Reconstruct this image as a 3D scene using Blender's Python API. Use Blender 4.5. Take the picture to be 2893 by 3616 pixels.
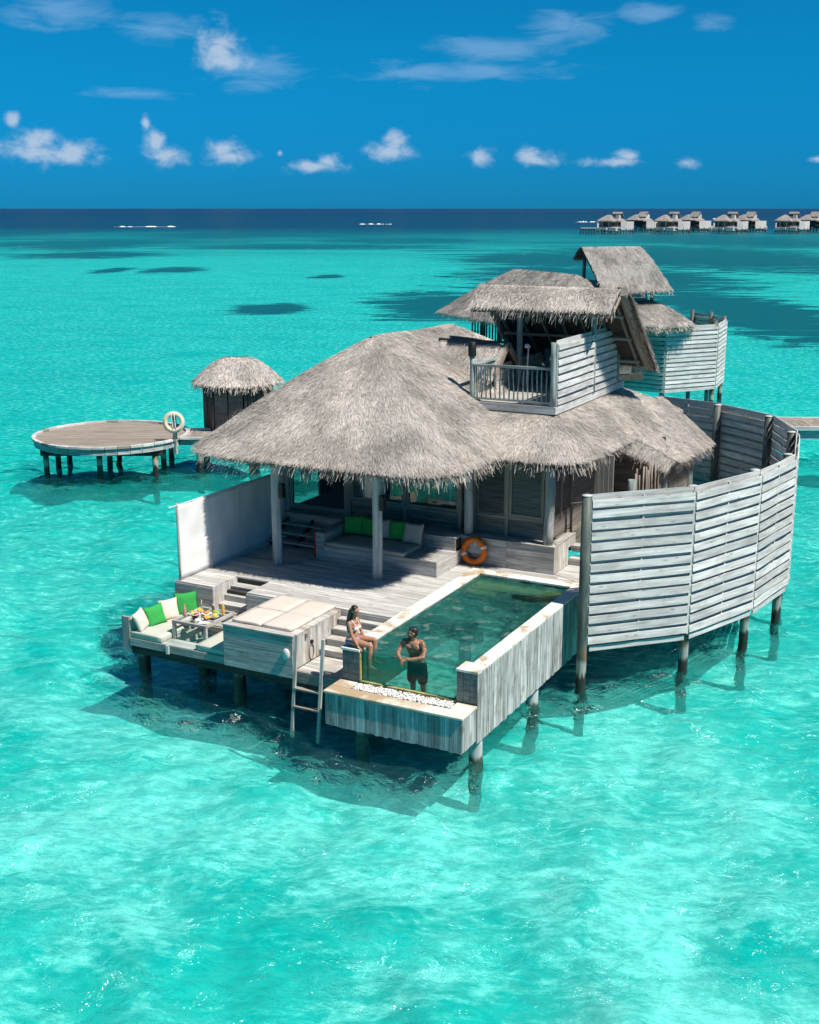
import bpy, bmesh, math, random
import numpy as np
from mathutils import Vector, Matrix, noise as mnoise
random.seed(7); RNG = np.random.default_rng(7)
for o in list(bpy.data.objects): bpy.data.objects.remove(o)
S = bpy.context.scene; COL = S.collection
# ------------------------------------------------------------------ camera
CAML = Vector((8.962, -20.084, 10.7)); YAW = math.radians(27.46); PITCH = math.radians(14.074)
cam = bpy.data.cameras.new('camera'); cam.sensor_fit = 'VERTICAL'; cam.sensor_height = 24; cam.lens = 28.38
cam.clip_start = .5; cam.clip_end = 120000
co = bpy.data.objects.new('camera', cam); COL.objects.link(co); co.location = CAML
co.rotation_euler = (math.pi/2-PITCH, 0, YAW); S.camera = co
# ------------------------------------------------------------------ sun, exposure
SUN_EL = math.radians(57); SUN_AZ = math.radians(-6)      # azimuth from +X towards +Y
sl = bpy.data.lights.new('sun', 'SUN'); sl.energy = 4.8; sl.angle = math.radians(.5); sl.color = (1, .955, .88)
so = bpy.data.objects.new('sun', sl); COL.objects.link(so)
sv = Vector((math.cos(SUN_EL)*math.cos(SUN_AZ), math.cos(SUN_EL)*math.sin(SUN_AZ), math.sin(SUN_EL)))
so.rotation_euler = sv.to_track_quat('Z', 'Y').to_euler(); so.location = (30, 0, 60)
vs = S.view_settings; vs.view_transform = 'Standard'; vs.look = 'None'; vs.exposure = .45; vs.gamma = 1; vs.use_curve_mapping = False
S.render.engine = 'CYCLES'
S.cycles.max_bounces = 6; S.cycles.diffuse_bounces = 3; S.cycles.glossy_bounces = 3; S.cycles.transparent_max_bounces = 10; S.cycles.caustics_reflective = False; S.cycles.caustics_refractive = False
S.cycles.sample_clamp_direct = 4
S.cycles.use_adaptive_sampling = True; S.cycles.adaptive_threshold = .02; S.cycles.use_denoising = True; S.cycles.denoiser = 'OPENIMAGEDENOISE'

# ------------------------------------------------------------------ node helpers
def mk(nt, t, **kw):
    n = nt.nodes.new(t)
    for k, v in kw.items():
        if k.startswith('i_'):
            key = k[2:]; key = int(key) if key.isdigit() else key.replace('_', ' ')
            n.inputs[key].default_value = v
        else: setattr(n, k, v)
    return n
def lk(nt, a, ao, b, bi): nt.links.new(a.outputs[ao], b.inputs[bi])
def mth(nt, op, a, b=None, clamp=False):
    n = nt.nodes.new('ShaderNodeMath'); n.operation = op; n.use_clamp = clamp
    for i, v in enumerate((a, b)):
        if v is None: continue
        if isinstance(v, (int, float)): n.inputs[i].default_value = v
        else: nt.links.new(v, n.inputs[i])
    return n.outputs[0]
def mixc(nt, f, a, b, mode='MIX'):
    n = nt.nodes.new('ShaderNodeMix'); n.data_type = 'RGBA'; n.blend_type = mode; n.clamp_factor = True
    for idx, v in ((0, f), (6, a), (7, b)):
        if isinstance(v, (int, float)): n.inputs[idx].default_value = v
        elif isinstance(v, tuple): n.inputs[idx].default_value = (*v[:3], 1)
        else: nt.links.new(v, n.inputs[idx])
    return n.outputs[2]
def smooth(nt, v, a, b):
    n = nt.nodes.new('ShaderNodeMapRange'); n.interpolation_type = 'SMOOTHSTEP'
    nt.links.new(v, n.inputs[0]); n.inputs[1].default_value = a; n.inputs[2].default_value = b
    return n.outputs[0]
def nz(nt, vec, scale, detail=4, rough=.55, dist=0.0):
    n = nt.nodes.new('ShaderNodeTexNoise'); n.inputs['Scale'].default_value = scale; n.inputs['Detail'].default_value = detail
    n.inputs['Roughness'].default_value = rough; n.inputs['Distortion'].default_value = dist
    if vec is not None: nt.links.new(vec, n.inputs['Vector'])
    return n
def mapv(nt, vec, sc=(1, 1, 1), loc=(0, 0, 0), rot=(0, 0, 0)):
    n = nt.nodes.new('ShaderNodeMapping'); nt.links.new(vec, n.inputs[0])
    n.inputs['Scale'].default_value = sc; n.inputs['Location'].default_value = loc; n.inputs['Rotation'].default_value = rot
    return n.outputs[0]
MATS = {}
def newmat(name):
    m = bpy.data.materials.new(name); m.use_nodes = True; MATS[name] = m
    nt = m.node_tree; b = nt.nodes['Principled BSDF']
    return m, nt, b
def pmat(name, col, rough=.6, var=.12, scale=6, bump=.15, spec=.3, metal=0, objvar=.1):
    m, nt, b = newmat(name)
    tc = mk(nt, 'ShaderNodeTexCoord'); oi = mk(nt, 'ShaderNodeObjectInfo')
    n = nz(nt, tc.outputs['Object'], scale, 5)
    v = mth(nt, 'ADD', mth(nt, 'MULTIPLY', mth(nt, 'SUBTRACT', n.outputs[0], .5), 2*var*1.6), 1)
    v = mth(nt, 'ADD', v, mth(nt, 'MULTIPLY', mth(nt, 'SUBTRACT', oi.outputs['Random'], .5), 2*objvar))
    c = mixc(nt, 1, col, (1, 1, 1), 'MULTIPLY')
    comb = mk(nt, 'ShaderNodeCombineColor')
    for i in range(3): nt.links.new(v, comb.inputs[i])
    c = mixc(nt, 1, col, comb.outputs[0], 'MULTIPLY')
    nt.links.new(c, b.inputs['Base Color']); b.inputs['Roughness'].default_value = rough
    b.inputs['Specular IOR Level'].default_value = spec; b.inputs['Metallic'].default_value = metal
    if bump:
        bp = mk(nt, 'ShaderNodeBump', i_Strength=bump, i_Distance=.02)
        n2 = nz(nt, tc.outputs['Object'], scale*6, 4); nt.links.new(n2.outputs[0], bp.inputs['Height']); lk(nt, bp, 0, b, 'Normal')
    return m
def wood(name, dark, light, rough=.75, objvar=.16, stain=None, stain_amt=.5, freq=26, knots=True):
    """weathered timber, grain along the piece's own length (local X)"""
    m, nt, b = newmat(name)
    tc = mk(nt, 'ShaderNodeTexCoord'); oi = mk(nt, 'ShaderNodeObjectInfo')
    off = mk(nt, 'ShaderNodeVectorMath', operation='ADD'); lk(nt, tc, 'Object', off, 0)
    cx = mk(nt, 'ShaderNodeCombineXYZ')
    r10 = mth(nt, 'MULTIPLY', oi.outputs['Random'], 57.0)
    for i in range(3): nt.links.new(r10, cx.inputs[i])
    lk(nt, cx, 0, off, 1); P = off.outputs[0]
    g = nz(nt, mapv(nt, P, (1.1, freq, freq)), 1.0, 7, .62, .35)
    g2 = nz(nt, mapv(nt, P, (.8, 5, 5)), 1.0, 4, .6, .6)
    f = mth(nt, 'ADD', mth(nt, 'MULTIPLY', g.outputs[0], .62), mth(nt, 'MULTIPLY', g2.outputs[0], .38))
    f = smooth(nt, f, .34, .66)
    c = mixc(nt, f, dark, light)
    if knots:
        kn = mk(nt, 'ShaderNodeTexVoronoi', i_Scale=1.0); nt.links.new(mapv(nt, P, (1.7, 5.5, 5.5)), kn.inputs['Vector'])
        k = smooth(nt, kn.outputs['Distance'], .16, .05)
        c = mixc(nt, mth(nt, 'MULTIPLY', k, .55), c, tuple(x*.35 for x in dark))
    if stain:
        s = nz(nt, P, 1.6, 5, .6, .4)
        c = mixc(nt, mth(nt, 'MULTIPLY', smooth(nt, s.outputs[0], .48, .68), stain_amt), c, stain)
    v = mth(nt, 'ADD', mth(nt, 'MULTIPLY', oi.outputs['Random'], 2*objvar), 1-objvar)
    comb = mk(nt, 'ShaderNodeCombineColor')
    for i in range(3): nt.links.new(v, comb.inputs[i])
    c = mixc(nt, 1, c, comb.outputs[0], 'MULTIPLY')
    nt.links.new(c, b.inputs['Base Color']); b.inputs['Roughness'].default_value = rough; b.inputs['Specular IOR Level'].default_value = .25
    bp = mk(nt, 'ShaderNodeBump', i_Strength=.5, i_Distance=.006); nt.links.new(g.outputs[0], bp.inputs['Height']); lk(nt, bp, 0, b, 'Normal')
    return m
wood('wood_deck', (.31, .30, .28), (.64, .63, .60), stain=(.34, .25, .17), stain_amt=.3)
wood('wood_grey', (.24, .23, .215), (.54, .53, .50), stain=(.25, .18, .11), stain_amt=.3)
wood('wood_fence', (.38, .37, .355), (.70, .685, .66), objvar=.16, freq=20, stain=(.30, .27, .22), stain_amt=.35)
wood('wood_pale', (.30, .29, .27), (.60, .58, .54), stain=(.30, .19, .10), stain_amt=.5)
wood('wood_clad', (.22, .23, .22), (.62, .62, .59), objvar=.26, freq=34, stain=(.10, .085, .06), stain_amt=.55)
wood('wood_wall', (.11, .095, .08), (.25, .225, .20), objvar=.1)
wood('wood_frame', (.20, .17, .14), (.36, .32, .27), objvar=.06, knots=False)
wood('wood_dark', (.03, .028, .025), (.075, .07, .06), objvar=.15)
wood('wood_brown', (.18, .145, .115), (.38, .325, .27), objvar=.14)
wood('wood_log', (.045, .04, .035), (.20, .17, .14), objvar=.3)
wood('thatch_verge', (.12, .10, .085), (.36, .32, .275), freq=30, knots=False)
wood('wood_post', (.24, .25, .24), (.52, .53, .51), freq=12)
wood('wood_rail', (.14, .17, .16), (.36, .41, .39), freq=14)

def pile_mat():
    m, nt, b = newmat('pile')
    ge = mk(nt, 'ShaderNodeNewGeometry'); sp = mk(nt, 'ShaderNodeSeparateXYZ'); lk(nt, ge, 'Position', sp, 0)
    n = nz(nt, mapv(nt, ge.outputs['Position'], (9, 9, 1.2)), 1, 5)
    z = mth(nt, 'ADD', sp.outputs[2], mth(nt, 'MULTIPLY', mth(nt, 'SUBTRACT', n.outputs[0], .5), .5))
    c = mixc(nt, smooth(nt, n.outputs[0], .35, .7), (.035, .05, .045), (.12, .14, .12))
    c = mixc(nt, mth(nt, 'MULTIPLY', smooth(nt, z, 1.2, .85), smooth(nt, n.outputs[0], .5, .62)), c, (.30, .11, .03))
    c = mixc(nt, mth(nt, 'MULTIPLY', mth(nt, 'MULTIPLY', smooth(nt, z, .35, .45), smooth(nt, z, .78, .6)), .7), c, (.42, .44, .38))
    c = mixc(nt, smooth(nt, z, .42, .3), c, (.012, .012, .01))
    nt.links.new(c, b.inputs['Base Color']); b.inputs['Roughness'].default_value = .6
pile_mat()
def column_mat():
    m, nt, b = newmat('column_white')
    ge = mk(nt, 'ShaderNodeNewGeometry'); sp = mk(nt, 'ShaderNodeSeparateXYZ'); lk(nt, ge, 'Position', sp, 0)
    n = nz(nt, mapv(nt, ge.outputs['Position'], (8, 8, 2)), 1, 5); z = mth(nt, 'ADD', sp.outputs[2], mth(nt, 'MULTIPLY', mth(nt, 'SUBTRACT', n.outputs[0], .5), .3))
    c = mixc(nt, smooth(nt, n.outputs[0], .35, .7), (.52, .54, .52), (.36, .40, .37)); c = mixc(nt, smooth(nt, z, .12, -.02), c, (.045, .06, .05))
    nt.links.new(c, b.inputs['Base Color']); b.inputs['Roughness'].default_value = .7
column_mat()
def thatch_mat(name, c0, c1, c2):
    m, nt, b = newmat(name)
    ge = mk(nt, 'ShaderNodeNewGeometry')
    n = nz(nt, ge.outputs['Position'], .9, 5, .6)
    n3 = nz(nt, ge.outputs['Position'], 9, 4, .6)
    r = mth(nt, 'ADD', mth(nt, 'MULTIPLY', ge.outputs['Random Per Island'], .75), mth(nt, 'MULTIPLY', n3.outputs[0], .25))
    c = mixc(nt, smooth(nt, r, .05, .5), c0, c1)
    c = mixc(nt, smooth(nt, r, .45, .95), c, c2)
    v = mth(nt, 'ADD', mth(nt, 'MULTIPLY', smooth(nt, n.outputs[0], .32, .68), .44), .68)
    comb = mk(nt, 'ShaderNodeCombineColor')
    for i in range(3): nt.links.new(v, comb.inputs[i])
    c = mixc(nt, 1, c, comb.outputs[0], 'MULTIPLY')
    nt.links.new(c, b.inputs['Base Color']); b.inputs['Roughness'].default_value = .8; b.inputs['Specular IOR Level'].default_value = .2
thatch_mat('thatch', (.27, .24, .215), (.55, .50, .45), (.72, .66, .595))
thatch_mat('thatch_neighbour_shaded', (.20, .185, .17), (.40, .37, .34), (.52, .485, .445))  # visible slopes face away from the sun; that shade is in the colour
thatch_mat('thatch_far_shaded', (.15, .135, .12), (.27, .245, .225), (.36, .33, .30))  # strandless far roofs: the straw's self-shadowing is put into the colour
thatch_mat('thatch_edge', (.24, .20, .17), (.54, .47, .40), (.74, .66, .57))
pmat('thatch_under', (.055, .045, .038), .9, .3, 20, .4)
pmat('canvas', (.74, .73, .71), .85, .06, 2.2, .12, objvar=0)
pmat('cushion_beige', (.60, .53, .46), .9, .06, 2.5, .12, objvar=.04)
pmat('cushion_taupe', (.42, .37, .31), .9, .08, 3, .12, objvar=.05)
pmat('fabric_green', (.03, .30, .06), .85, .12, 4, .12, objvar=.08)
pmat('fabric_cream', (.66, .58, .50), .9, .06, 4, .12, objvar=.04)
pmat('fabric_lime', (.36, .46, .05), .9, .1, 4, .1)
pmat('white_cloth', (.75, .74, .72), .9, .05, 5, .1)
pmat('black_metal', (.012, .012, .013), .45, .1, 8, .05)
pmat('orange_ring', (.72, .17, .015), .5, .08, 5, .05)
pmat('pale_ring', (.74, .58, .42), .6, .12, 5, .1)
pmat('white_band', (.72, .70, .68), .5, .1, 5, 0)
pmat('red_paint', (.55, .02, .015), .5, .1, 5, 0)
pmat('rope_white', (.7, .7, .68), .8, .05, 9, .1)
pmat('pebble', (.80, .78, .74), .7, .05, 9, .05)
pmat('concrete_white', (.55, .56, .54), .8, .15, 3, .1)
pmat('foam', (.9, .93, .95), .9, .03, 2, .3)
pmat('plate_white', (.82, .80, .77), .3, .03, 3, 0, .5)
pmat('wood_bowl', (.10, .055, .03), .5, .2, 9, .1)
pmat('fruit_orange', (.75, .26, .03), .45, .15, 12, .1)
pmat('fruit_yellow', (.80, .52, .06), .45, .15, 12, .1)
pmat('fruit_green', (.28, .42, .07), .45, .15, 12, .1)
pmat('fruit_pink', (.72, .02, .12), .5, .15, 12, .1)
pmat('bread', (.55, .30, .11), .8, .2, 14, .3)
pmat('smoothie_pink', (.62, .25, .24), .3, .05, 4, 0, .5)
pmat('juice_orange', (.78, .36, .03), .3, .05, 4, 0, .5)
pmat('coffee_brown', (.12, .05, .02), .4, .1, 4, 0, .5)
pmat('skin_woman', (.40, .205, .125), .5, .06, 12, .05, .4, objvar=0)
pmat('hair_black', (.012, .009, .008), .4, .2, 40, .3, .5)
pmat('bikini_white', (.80, .79, .80), .8, .03, 9, .05)
pmat('bikini_blue', (.08, .32, .72), .8, .05, 9, .05)
pmat('shorts_black', (.012, .012, .014), .8, .1, 9, .1)
pmat('skin_face', (.10, .03, .025), .5, .05, 9, 0)
def man_skin():
    m, nt, b = newmat('skin_man')
    tc = mk(nt, 'ShaderNodeTexCoord'); P = tc.outputs['Object']
    n = nz(nt, P, 12, 4); c = mixc(nt, smooth(nt, n.outputs[0], .3, .7), (.30, .145, .085), (.36, .18, .105))
    sp = mk(nt, 'ShaderNodeSeparateXYZ'); nt.links.new(P, sp.inputs[0])
    t = nz(nt, P, 22, 6, .65, 1.2)                       # sleeve tattoo on the left arm, patches elsewhere
    arm = smooth(nt, sp.outputs[0], .185, .215)
    ink = mth(nt, 'MULTIPLY', smooth(nt, t.outputs[0], .47, .56), arm)
    chest = mth(nt, 'MULTIPLY', smooth(nt, sp.outputs[0], .02, .05), smooth(nt, sp.outputs[2], 1.28, 1.31))
    chest = mth(nt, 'MULTIPLY', chest, smooth(nt, sp.outputs[2], 1.37, 1.34))
    ink = mth(nt, 'MAXIMUM', ink, mth(nt, 'MULTIPLY', mth(nt, 'MULTIPLY', chest, smooth(nt, t.outputs[0], .5, .6)), smooth(nt, sp.outputs[0], .15, .12)))
    c = mixc(nt, mth(nt, 'MULTIPLY', ink, .8), c, (.045, .04, .042))
    nt.links.new(c, b.inputs['Base Color']); b.inputs['Roughness'].default_value = .45
man_skin()
def stone_mat(name, base, st, amt, sc=1.4):
    m, nt, b = newmat(name)
    ge = mk(nt, 'ShaderNodeNewGeometry'); P = ge.outputs['Position']
    n = nz(nt, P, sc, 6, .6, .5); n2 = nz(nt, P, 14, 5)
    c = mixc(nt, smooth(nt, n.outputs[0], .52-.12*amt, .66-.08*amt), base, st)
    c = mixc(nt, mth(nt, 'MULTIPLY', smooth(nt, n2.outputs[0], .35, .7), .18), c, tuple(x*.55 for x in base))
    nt.links.new(c, b.inputs['Base Color']); b.inputs['Roughness'].default_value = .7
    bp = mk(nt, 'ShaderNodeBump', i_Strength=.2, i_Distance=.01); nt.links.new(n2.outputs[0], bp.inputs['Height']); lk(nt, bp, 0, b, 'Normal')
stone_mat('stone_coping', (.80, .77, .70), (.42, .31, .19), .15, 1.7)
stone_mat('stone_planter', (.72, .66, .57), (.40, .29, .17), .9, .8)
stone_mat('tile_pool', (.08, .23, .20), (.10, .17, .11), .5, 2.5)
stone_mat('tile_column', (.10, .125, .13), (.17, .20, .20), .5, 3)
stone_mat('tile_floor', (.40, .74, .68), (.15, .44, .40), .5, 5.0)  # strong mottle paints the flecks of light on the pool floor
stone_mat('tile_ledge', (.46, .38, .15), (.20, .22, .08), .6, 3.0)
def schlick(nt, f0, scale=1.0, normal=None):
    """mirror share of a smooth surface, the same from either side"""
    lw = mk(nt, 'ShaderNodeLayerWeight', i_Blend=.5)
    if normal is not None: nt.links.new(normal, lw.inputs['Normal'])
    return mth(nt, 'MULTIPLY', mth(nt, 'ADD', mth(nt, 'MULTIPLY', mth(nt, 'POWER', lw.outputs['Facing'], 5.0), 1-f0), f0), scale, True)
def glass_mat(name, tint, refl=.06, rough=.02, tr=1.0):
    m, nt, b = newmat(name)
    out = nt.nodes['Material Output']; nt.nodes.remove(b)
    t = mk(nt, 'ShaderNodeBsdfTransparent'); t.inputs[0].default_value = (*tint, 1)
    g = mk(nt, 'ShaderNodeBsdfGlossy'); g.inputs['Roughness'].default_value = rough; g.inputs[0].default_value = (1, 1, 1, 1)
    mx = mk(nt, 'ShaderNodeMixShader'); nt.links.new(schlick(nt, refl, .6), mx.inputs[0]); lk(nt, t, 0, mx, 1); lk(nt, g, 0, mx, 2); lk(nt, mx, 0, out, 0)
    return m
glass_mat('glass', (.93, .98, .97)); glass_mat('glass_dark', (.55, .62, .62), .08); glass_mat('glass_pool', (.62, .94, .89), .03)
# ------------------------------------------------------------------ world: sky with clouds
def dirpx(x, y):
    """direction (azimuth right of the view axis, elevation) of a point given in 1725-wide picture units"""
    u, v = (x-862.5)/2550, (1078-y)/2550
    c, s = math.cos(PITCH), math.sin(PITCH)
    f, up = c+v*s, v*c-s
    return math.atan2(u, f), math.atan2(up, math.hypot(u, f))
W = bpy.data.worlds.new('World'); S.world = W; W.use_nodes = True
def build_world():
    nt = W.node_tree; bg = nt.nodes['Background']
    sky = mk(nt, 'ShaderNodeTexSky', sky_type='NISHITA'); sky.sun_disc = False
    sky.sun_elevation = SUN_EL; sky.sun_rotation = math.pi/2-SUN_AZ; sky.air_density = 1.0; sky.dust_density = .15; sky.ozone_density = 3.0; sky.altitude = 0
    tc = mk(nt, 'ShaderNodeTexCoord'); sp = mk(nt, 'ShaderNodeSeparateXYZ'); lk(nt, tc, 'Generated', sp, 0)
    X, Y, Zc = sp.outputs
    el = mth(nt, 'ARCSINE', Zc)
    az = mth(nt, 'ARCTAN2', X, Y)                                  # clockwise from +Y
    rel = mth(nt, 'ADD', az, YAW)                                   # from the view axis
    per = math.radians(40)
    w = mth(nt, 'SUBTRACT', mth(nt, 'MODULO', mth(nt, 'ADD', rel, per/2+per*20), per), per/2)   # the pattern goes on all round
    # deep tropical blue: the low sky is filtered, the upper sky tinted redder to take green out of the shade
    tint = mixc(nt, smooth(nt, el, -.01, .14), (.012, .30, .84), (.010, .46, .78))
    tint = mixc(nt, smooth(nt, el, .12, .75), tint, (.24, .48, .62))
    base = mixc(nt, 1, sky.outputs[0], tint, 'MULTIPLY')
    gam = base
    # cloud field
    cv = mk(nt, 'ShaderNodeCombineXYZ'); nt.links.new(mth(nt, 'MULTIPLY', w, 1.0), cv.inputs[0]); nt.links.new(el, cv.inputs[1])
    n1 = nz(nt, mapv(nt, cv.outputs[0], (52, 70, 1)), 1, 8, .60, .35)
    n2 = nz(nt, mapv(nt, cv.outputs[0], (20, 80, 1), (3, 1, 0)), 1, 5, .6, .6)
    def ell(c, noise_amt, soft):
        x, y, rx, ry = c; a, e = dirpx(x, y); ra, re = rx/2600, ry/2550
        dx = mth(nt, 'DIVIDE', mth(nt, 'SUBTRACT', w, a), ra)
        dy = mth(nt, 'DIVIDE', mth(nt, 'SUBTRACT', el, e), re)
        return mth(nt, 'SUBTRACT', 1, mth(nt, 'SQRT', mth(nt, 'ADD', mth(nt, 'MULTIPLY', dx, dx), mth(nt, 'MULTIPLY', dy, dy))))
    puffs = [(95, 322, 130, 28), (75, 297, 60, 34), (28, 252, 16, 20), (150, 320, 60, 30), (350, 330, 58, 26), (330, 295, 24, 32), (307, 258, 13, 18), (482, 330, 68, 22), (470, 312, 50, 28),
             (660, 350, 85, 16), (690, 338, 34, 20), (590, 322, 9, 9), (822, 320, 64, 22), (832, 300, 34, 32), (1012, 328, 34, 24), (1128, 334, 60, 20), (1120, 322, 36, 18),
             (1300, 340, 80, 13), (1325, 328, 32, 14), (1448, 343, 44, 15), (1722, 334, 24, 9), (462, 100, 56, 58), (470, 128, 62, 30)]
    f = None
    for c in puffs:
        v = ell(c, 0, 0); f = v if f is None else mth(nt, 'MAXIMUM', f, v)
    nn = mth(nt, 'MULTIPLY', mth(nt, 'SUBTRACT', n1.outputs[0], .5), 2.3)
    d1 = smooth(nt, mth(nt, 'ADD', f, nn), -.05, .92)
    wisps = [(545, 145, 110, 46), (990, 152, 270, 24), (900, 150, 160, 30), (1040, 105, 170, 36), (1370, 28, 70, 24), (1490, 52, 60, 22), (110, 16, 130, 46), (340, 60, 110, 34), (1190, 60, 120, 40), (300, 198, 130, 14)]
    f2 = None
    for c in wisps:
        v = ell(c, 0, 0); f2 = v if f2 is None else mth(nt, 'MAXIMUM', f2, v)
    d2 = smooth(nt, mth(nt, 'ADD', f2, mth(nt, 'MULTIPLY', mth(nt, 'SUBTRACT', n2.outputs[0], .5), 2.2)), .05, 1.0)
    d2 = mth(nt, 'MULTIPLY', d2, .30)
    # cloud bodies are whiter on top, greyer at the base
    shade = smooth(nt, mth(nt, 'ADD', mth(nt, 'MULTIPLY', n1.outputs[0], 1.0), mth(nt, 'MULTIPLY', f, .7)), .45, 1.15)
    ccol = mixc(nt, shade, (2.0, 4.2, 6.6), (4.9, 5.9, 7.2))
    out = mixc(nt, d2, gam, (3.6, 5.6, 8.0))
    out = mixc(nt, mth(nt, 'MULTIPLY', d1, .74), out, ccol)
    nt.links.new(out, bg.inputs[0]); bg.inputs[1].default_value = .08
build_world()
W.cycles.sampling_method = 'MANUAL'; W.cycles.sample_map_resolution = 512

# ------------------------------------------------------------------ mesh helpers
WM = {}                                                            # world matrix of every object made
def link(o, parent=None, M=Matrix.Identity(4)):
    COL.objects.link(o); WM[o] = M.copy()
    if parent is None: o.matrix_world = M
    else:
        o.parent = parent; o.matrix_local = WM[parent].inverted() @ M
    return o
def tag(o, label=None, cat=None, group=None, kind=None):
    if label: o['label'] = label
    if cat: o['category'] = cat
    if group: o['group'] = group
    if kind: o['kind'] = kind
    return o
def thing(name, label, cat, loc=(0, 0, 0), group=None):
    o = bpy.data.objects.new(name, None); o.empty_display_size = .2
    link(o, None, Matrix.Translation(Vector(loc))); return tag(o, label, cat, group)
def part_empty(name, parent, loc=None):
    o = bpy.data.objects.new(name, None); o.empty_display_size = .1
    return link(o, parent, Matrix.Translation(Vector(loc)) if loc is not None else WM[parent])
def mesh_obj(name, verts, faces, mat, parent=None, M=Matrix.Identity(4), smooth_=False):
    me = bpy.data.meshes.new(name); me.from_pydata([tuple(v) for v in verts], [], faces); me.validate()
    if isinstance(mat, str): me.materials.append(MATS[mat])
    o = bpy.data.objects.new(name, me)
    if smooth_: me.polygons.foreach_set('use_smooth', [True]*len(me.polygons))
    return link(o, parent, M)
BOXF = [(0, 3, 2, 1), (4, 5, 6, 7), (0, 1, 5, 4), (1, 2, 6, 5), (2, 3, 7, 6), (3, 0, 4, 7)]
def boxv(sx, sy, sz): return [(x*sx/2, y*sy/2, z*sz/2) for z in (-1, 1) for x, y in ((-1, -1), (1, -1), (1, 1), (-1, 1))]
def frame_from(p0, p1, up=(0, 0, 1)):
    p0, p1 = Vector(p0), Vector(p1); x = (p1-p0).normalized(); up = Vector(up)
    if abs(x.dot(up)) > .98: up = Vector((0, 1, 0)) if abs(x.y) < .9 else Vector((1, 0, 0))
    y = up.cross(x).normalized(); z = x.cross(y)
    M = Matrix((x, y, z)).transposed().to_4x4(); M.translation = (p0+p1)/2
    return M, (p1-p0).length
def beam(name, mat, parent, p0, p1, w, t, up=(0, 0, 1)):
    """a board from p0 to p1: w across, t along up; grain along its length"""
    M, L = frame_from(p0, p1, up)
    return mesh_obj(name, boxv(L, w, t), BOXF, mat, parent, M)
def box(name, mat, parent, lo, hi, axis=None):
    """axis-aligned block lo..hi, its grain along its longest side"""
    lo, hi = Vector(lo), Vector(hi); d = hi-lo; c = (lo+hi)/2
    ax = max(range(3), key=lambda i: d[i]) if axis is None else axis
    e = Vector((0, 0, 0)); e[ax] = d[ax]/2
    if ax == 0: w, t, up = d.y, d.z, (0, 0, 1)
    elif ax == 1: w, t, up = d.x, d.z, (0, 0, 1)
    else: w, t, up = d.x, d.y, (0, 1, 0)
    return beam(name, mat, parent, c-e, c+e, w, t, up)
def pole(name, mat, parent, p0, p1, r0, r1=None, seg=12, rings=6, wob=0.0, smooth_=True):
    r1 = r0 if r1 is None else r1
    M, L = frame_from(p0, p1); v = []; f = []
    ph = random.random()*9
    for i in range(rings):
        t = i/(rings-1); r = r0+(r1-r0)*t
        dx, dy = wob*math.sin(ph+t*5.1), wob*math.cos(ph*2+t*4.3)
        for k in range(seg):
            a = 2*math.pi*k/seg; rr = r*(1+.06*wob/max(r, 1e-4)*math.sin(3*a+ph))
            v.append(((t-.5)*L, rr*math.cos(a)+dx, rr*math.sin(a)+dy))
    for i in range(rings-1):
        for k in range(seg): f.append((i*seg+k, i*seg+(k+1) % seg, (i+1)*seg+(k+1) % seg, (i+1)*seg+k))
    f.append(tuple(range(seg))[::-1]); f.append(tuple((rings-1)*seg+k for k in range(seg)))
    o = mesh_obj(name, v, f, mat, parent, M)
    if smooth_:
        for p in o.data.polygons: p.use_smooth = len(p.vertices) == 4
    return o
def pile(parent, x, y, top, r=.14, mat='pile', name='pile', seg=12, depth=-1.45):
    """round pile: straight above the water, its shape wobbled below to imitate refraction"""
    v = []; f = []; ph = random.random()*20
    zs = [top, top*.5, .25, .06]+[-.06-.085*i for i in range(int((-depth-.06)/.085)+1)]
    for z in zs:
        b = max(0, min(1, -z/.25)); q = Vector((ph, z*3.1, ph*.7))
        dx, dy = b*.075*mnoise.noise(q), b*.075*mnoise.noise(q+Vector((9, 4, 1))); rr = r*(1+b*.30*mnoise.noise(q*1.9))
        for k in range(seg): a = 2*math.pi*k/seg; v.append((dx+rr*math.cos(a), dy+rr*math.sin(a), z))
    for i in range(len(zs)-1):
        for k in range(seg): f.append((i*seg+k, (i+1)*seg+k, (i+1)*seg+(k+1) % seg, i*seg+(k+1) % seg))
    f.append(tuple(range(seg)))
    o = mesh_obj(name, v, f, mat, parent, Matrix.Translation((x, y, 0)))
    for p in o.data.polygons: p.use_smooth = len(p.vertices) == 4
    return o
def lathe(name, mat, parent, prof, c, seg=20, smooth_=True):
    v = []; f = []; n = len(prof)
    for r, z in prof:
        for k in range(seg):
            a = 2*math.pi*k/seg; v.append((r*math.cos(a), r*math.sin(a), z))
    for i in range(n-1):
        for k in range(seg): f.append((i*seg+k, i*seg+(k+1) % seg, (i+1)*seg+(k+1) % seg, (i+1)*seg+k))
    f.append(tuple(range(seg))[::-1]); f.append(tuple((n-1)*seg+k for k in range(seg)))
    return mesh_obj(name, v, f, mat, parent, Matrix.Translation(Vector(c)), smooth_)
def torus(name, mat, parent, M, R, r, a0=0, a1=2*math.pi, seg=48, sub=14, flat=1.0):
    v = []; f = []; full = abs(a1-a0-2*math.pi) < 1e-6; n = seg if full else seg+1
    for i in range(n):
        a = a0+(a1-a0)*i/seg
        for k in range(sub):
            b = 2*math.pi*k/sub; rr = R+r*math.cos(b); v.append((rr*math.cos(a), rr*math.sin(a), r*flat*math.sin(b)))
    for i in range(seg):
        j = (i+1) % n
        for k in range(sub): f.append((i*sub+k, j*sub+k, j*sub+(k+1) % sub, i*sub+(k+1) % sub))
    return mesh_obj(name, v, f, mat, parent, M, True)
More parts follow.
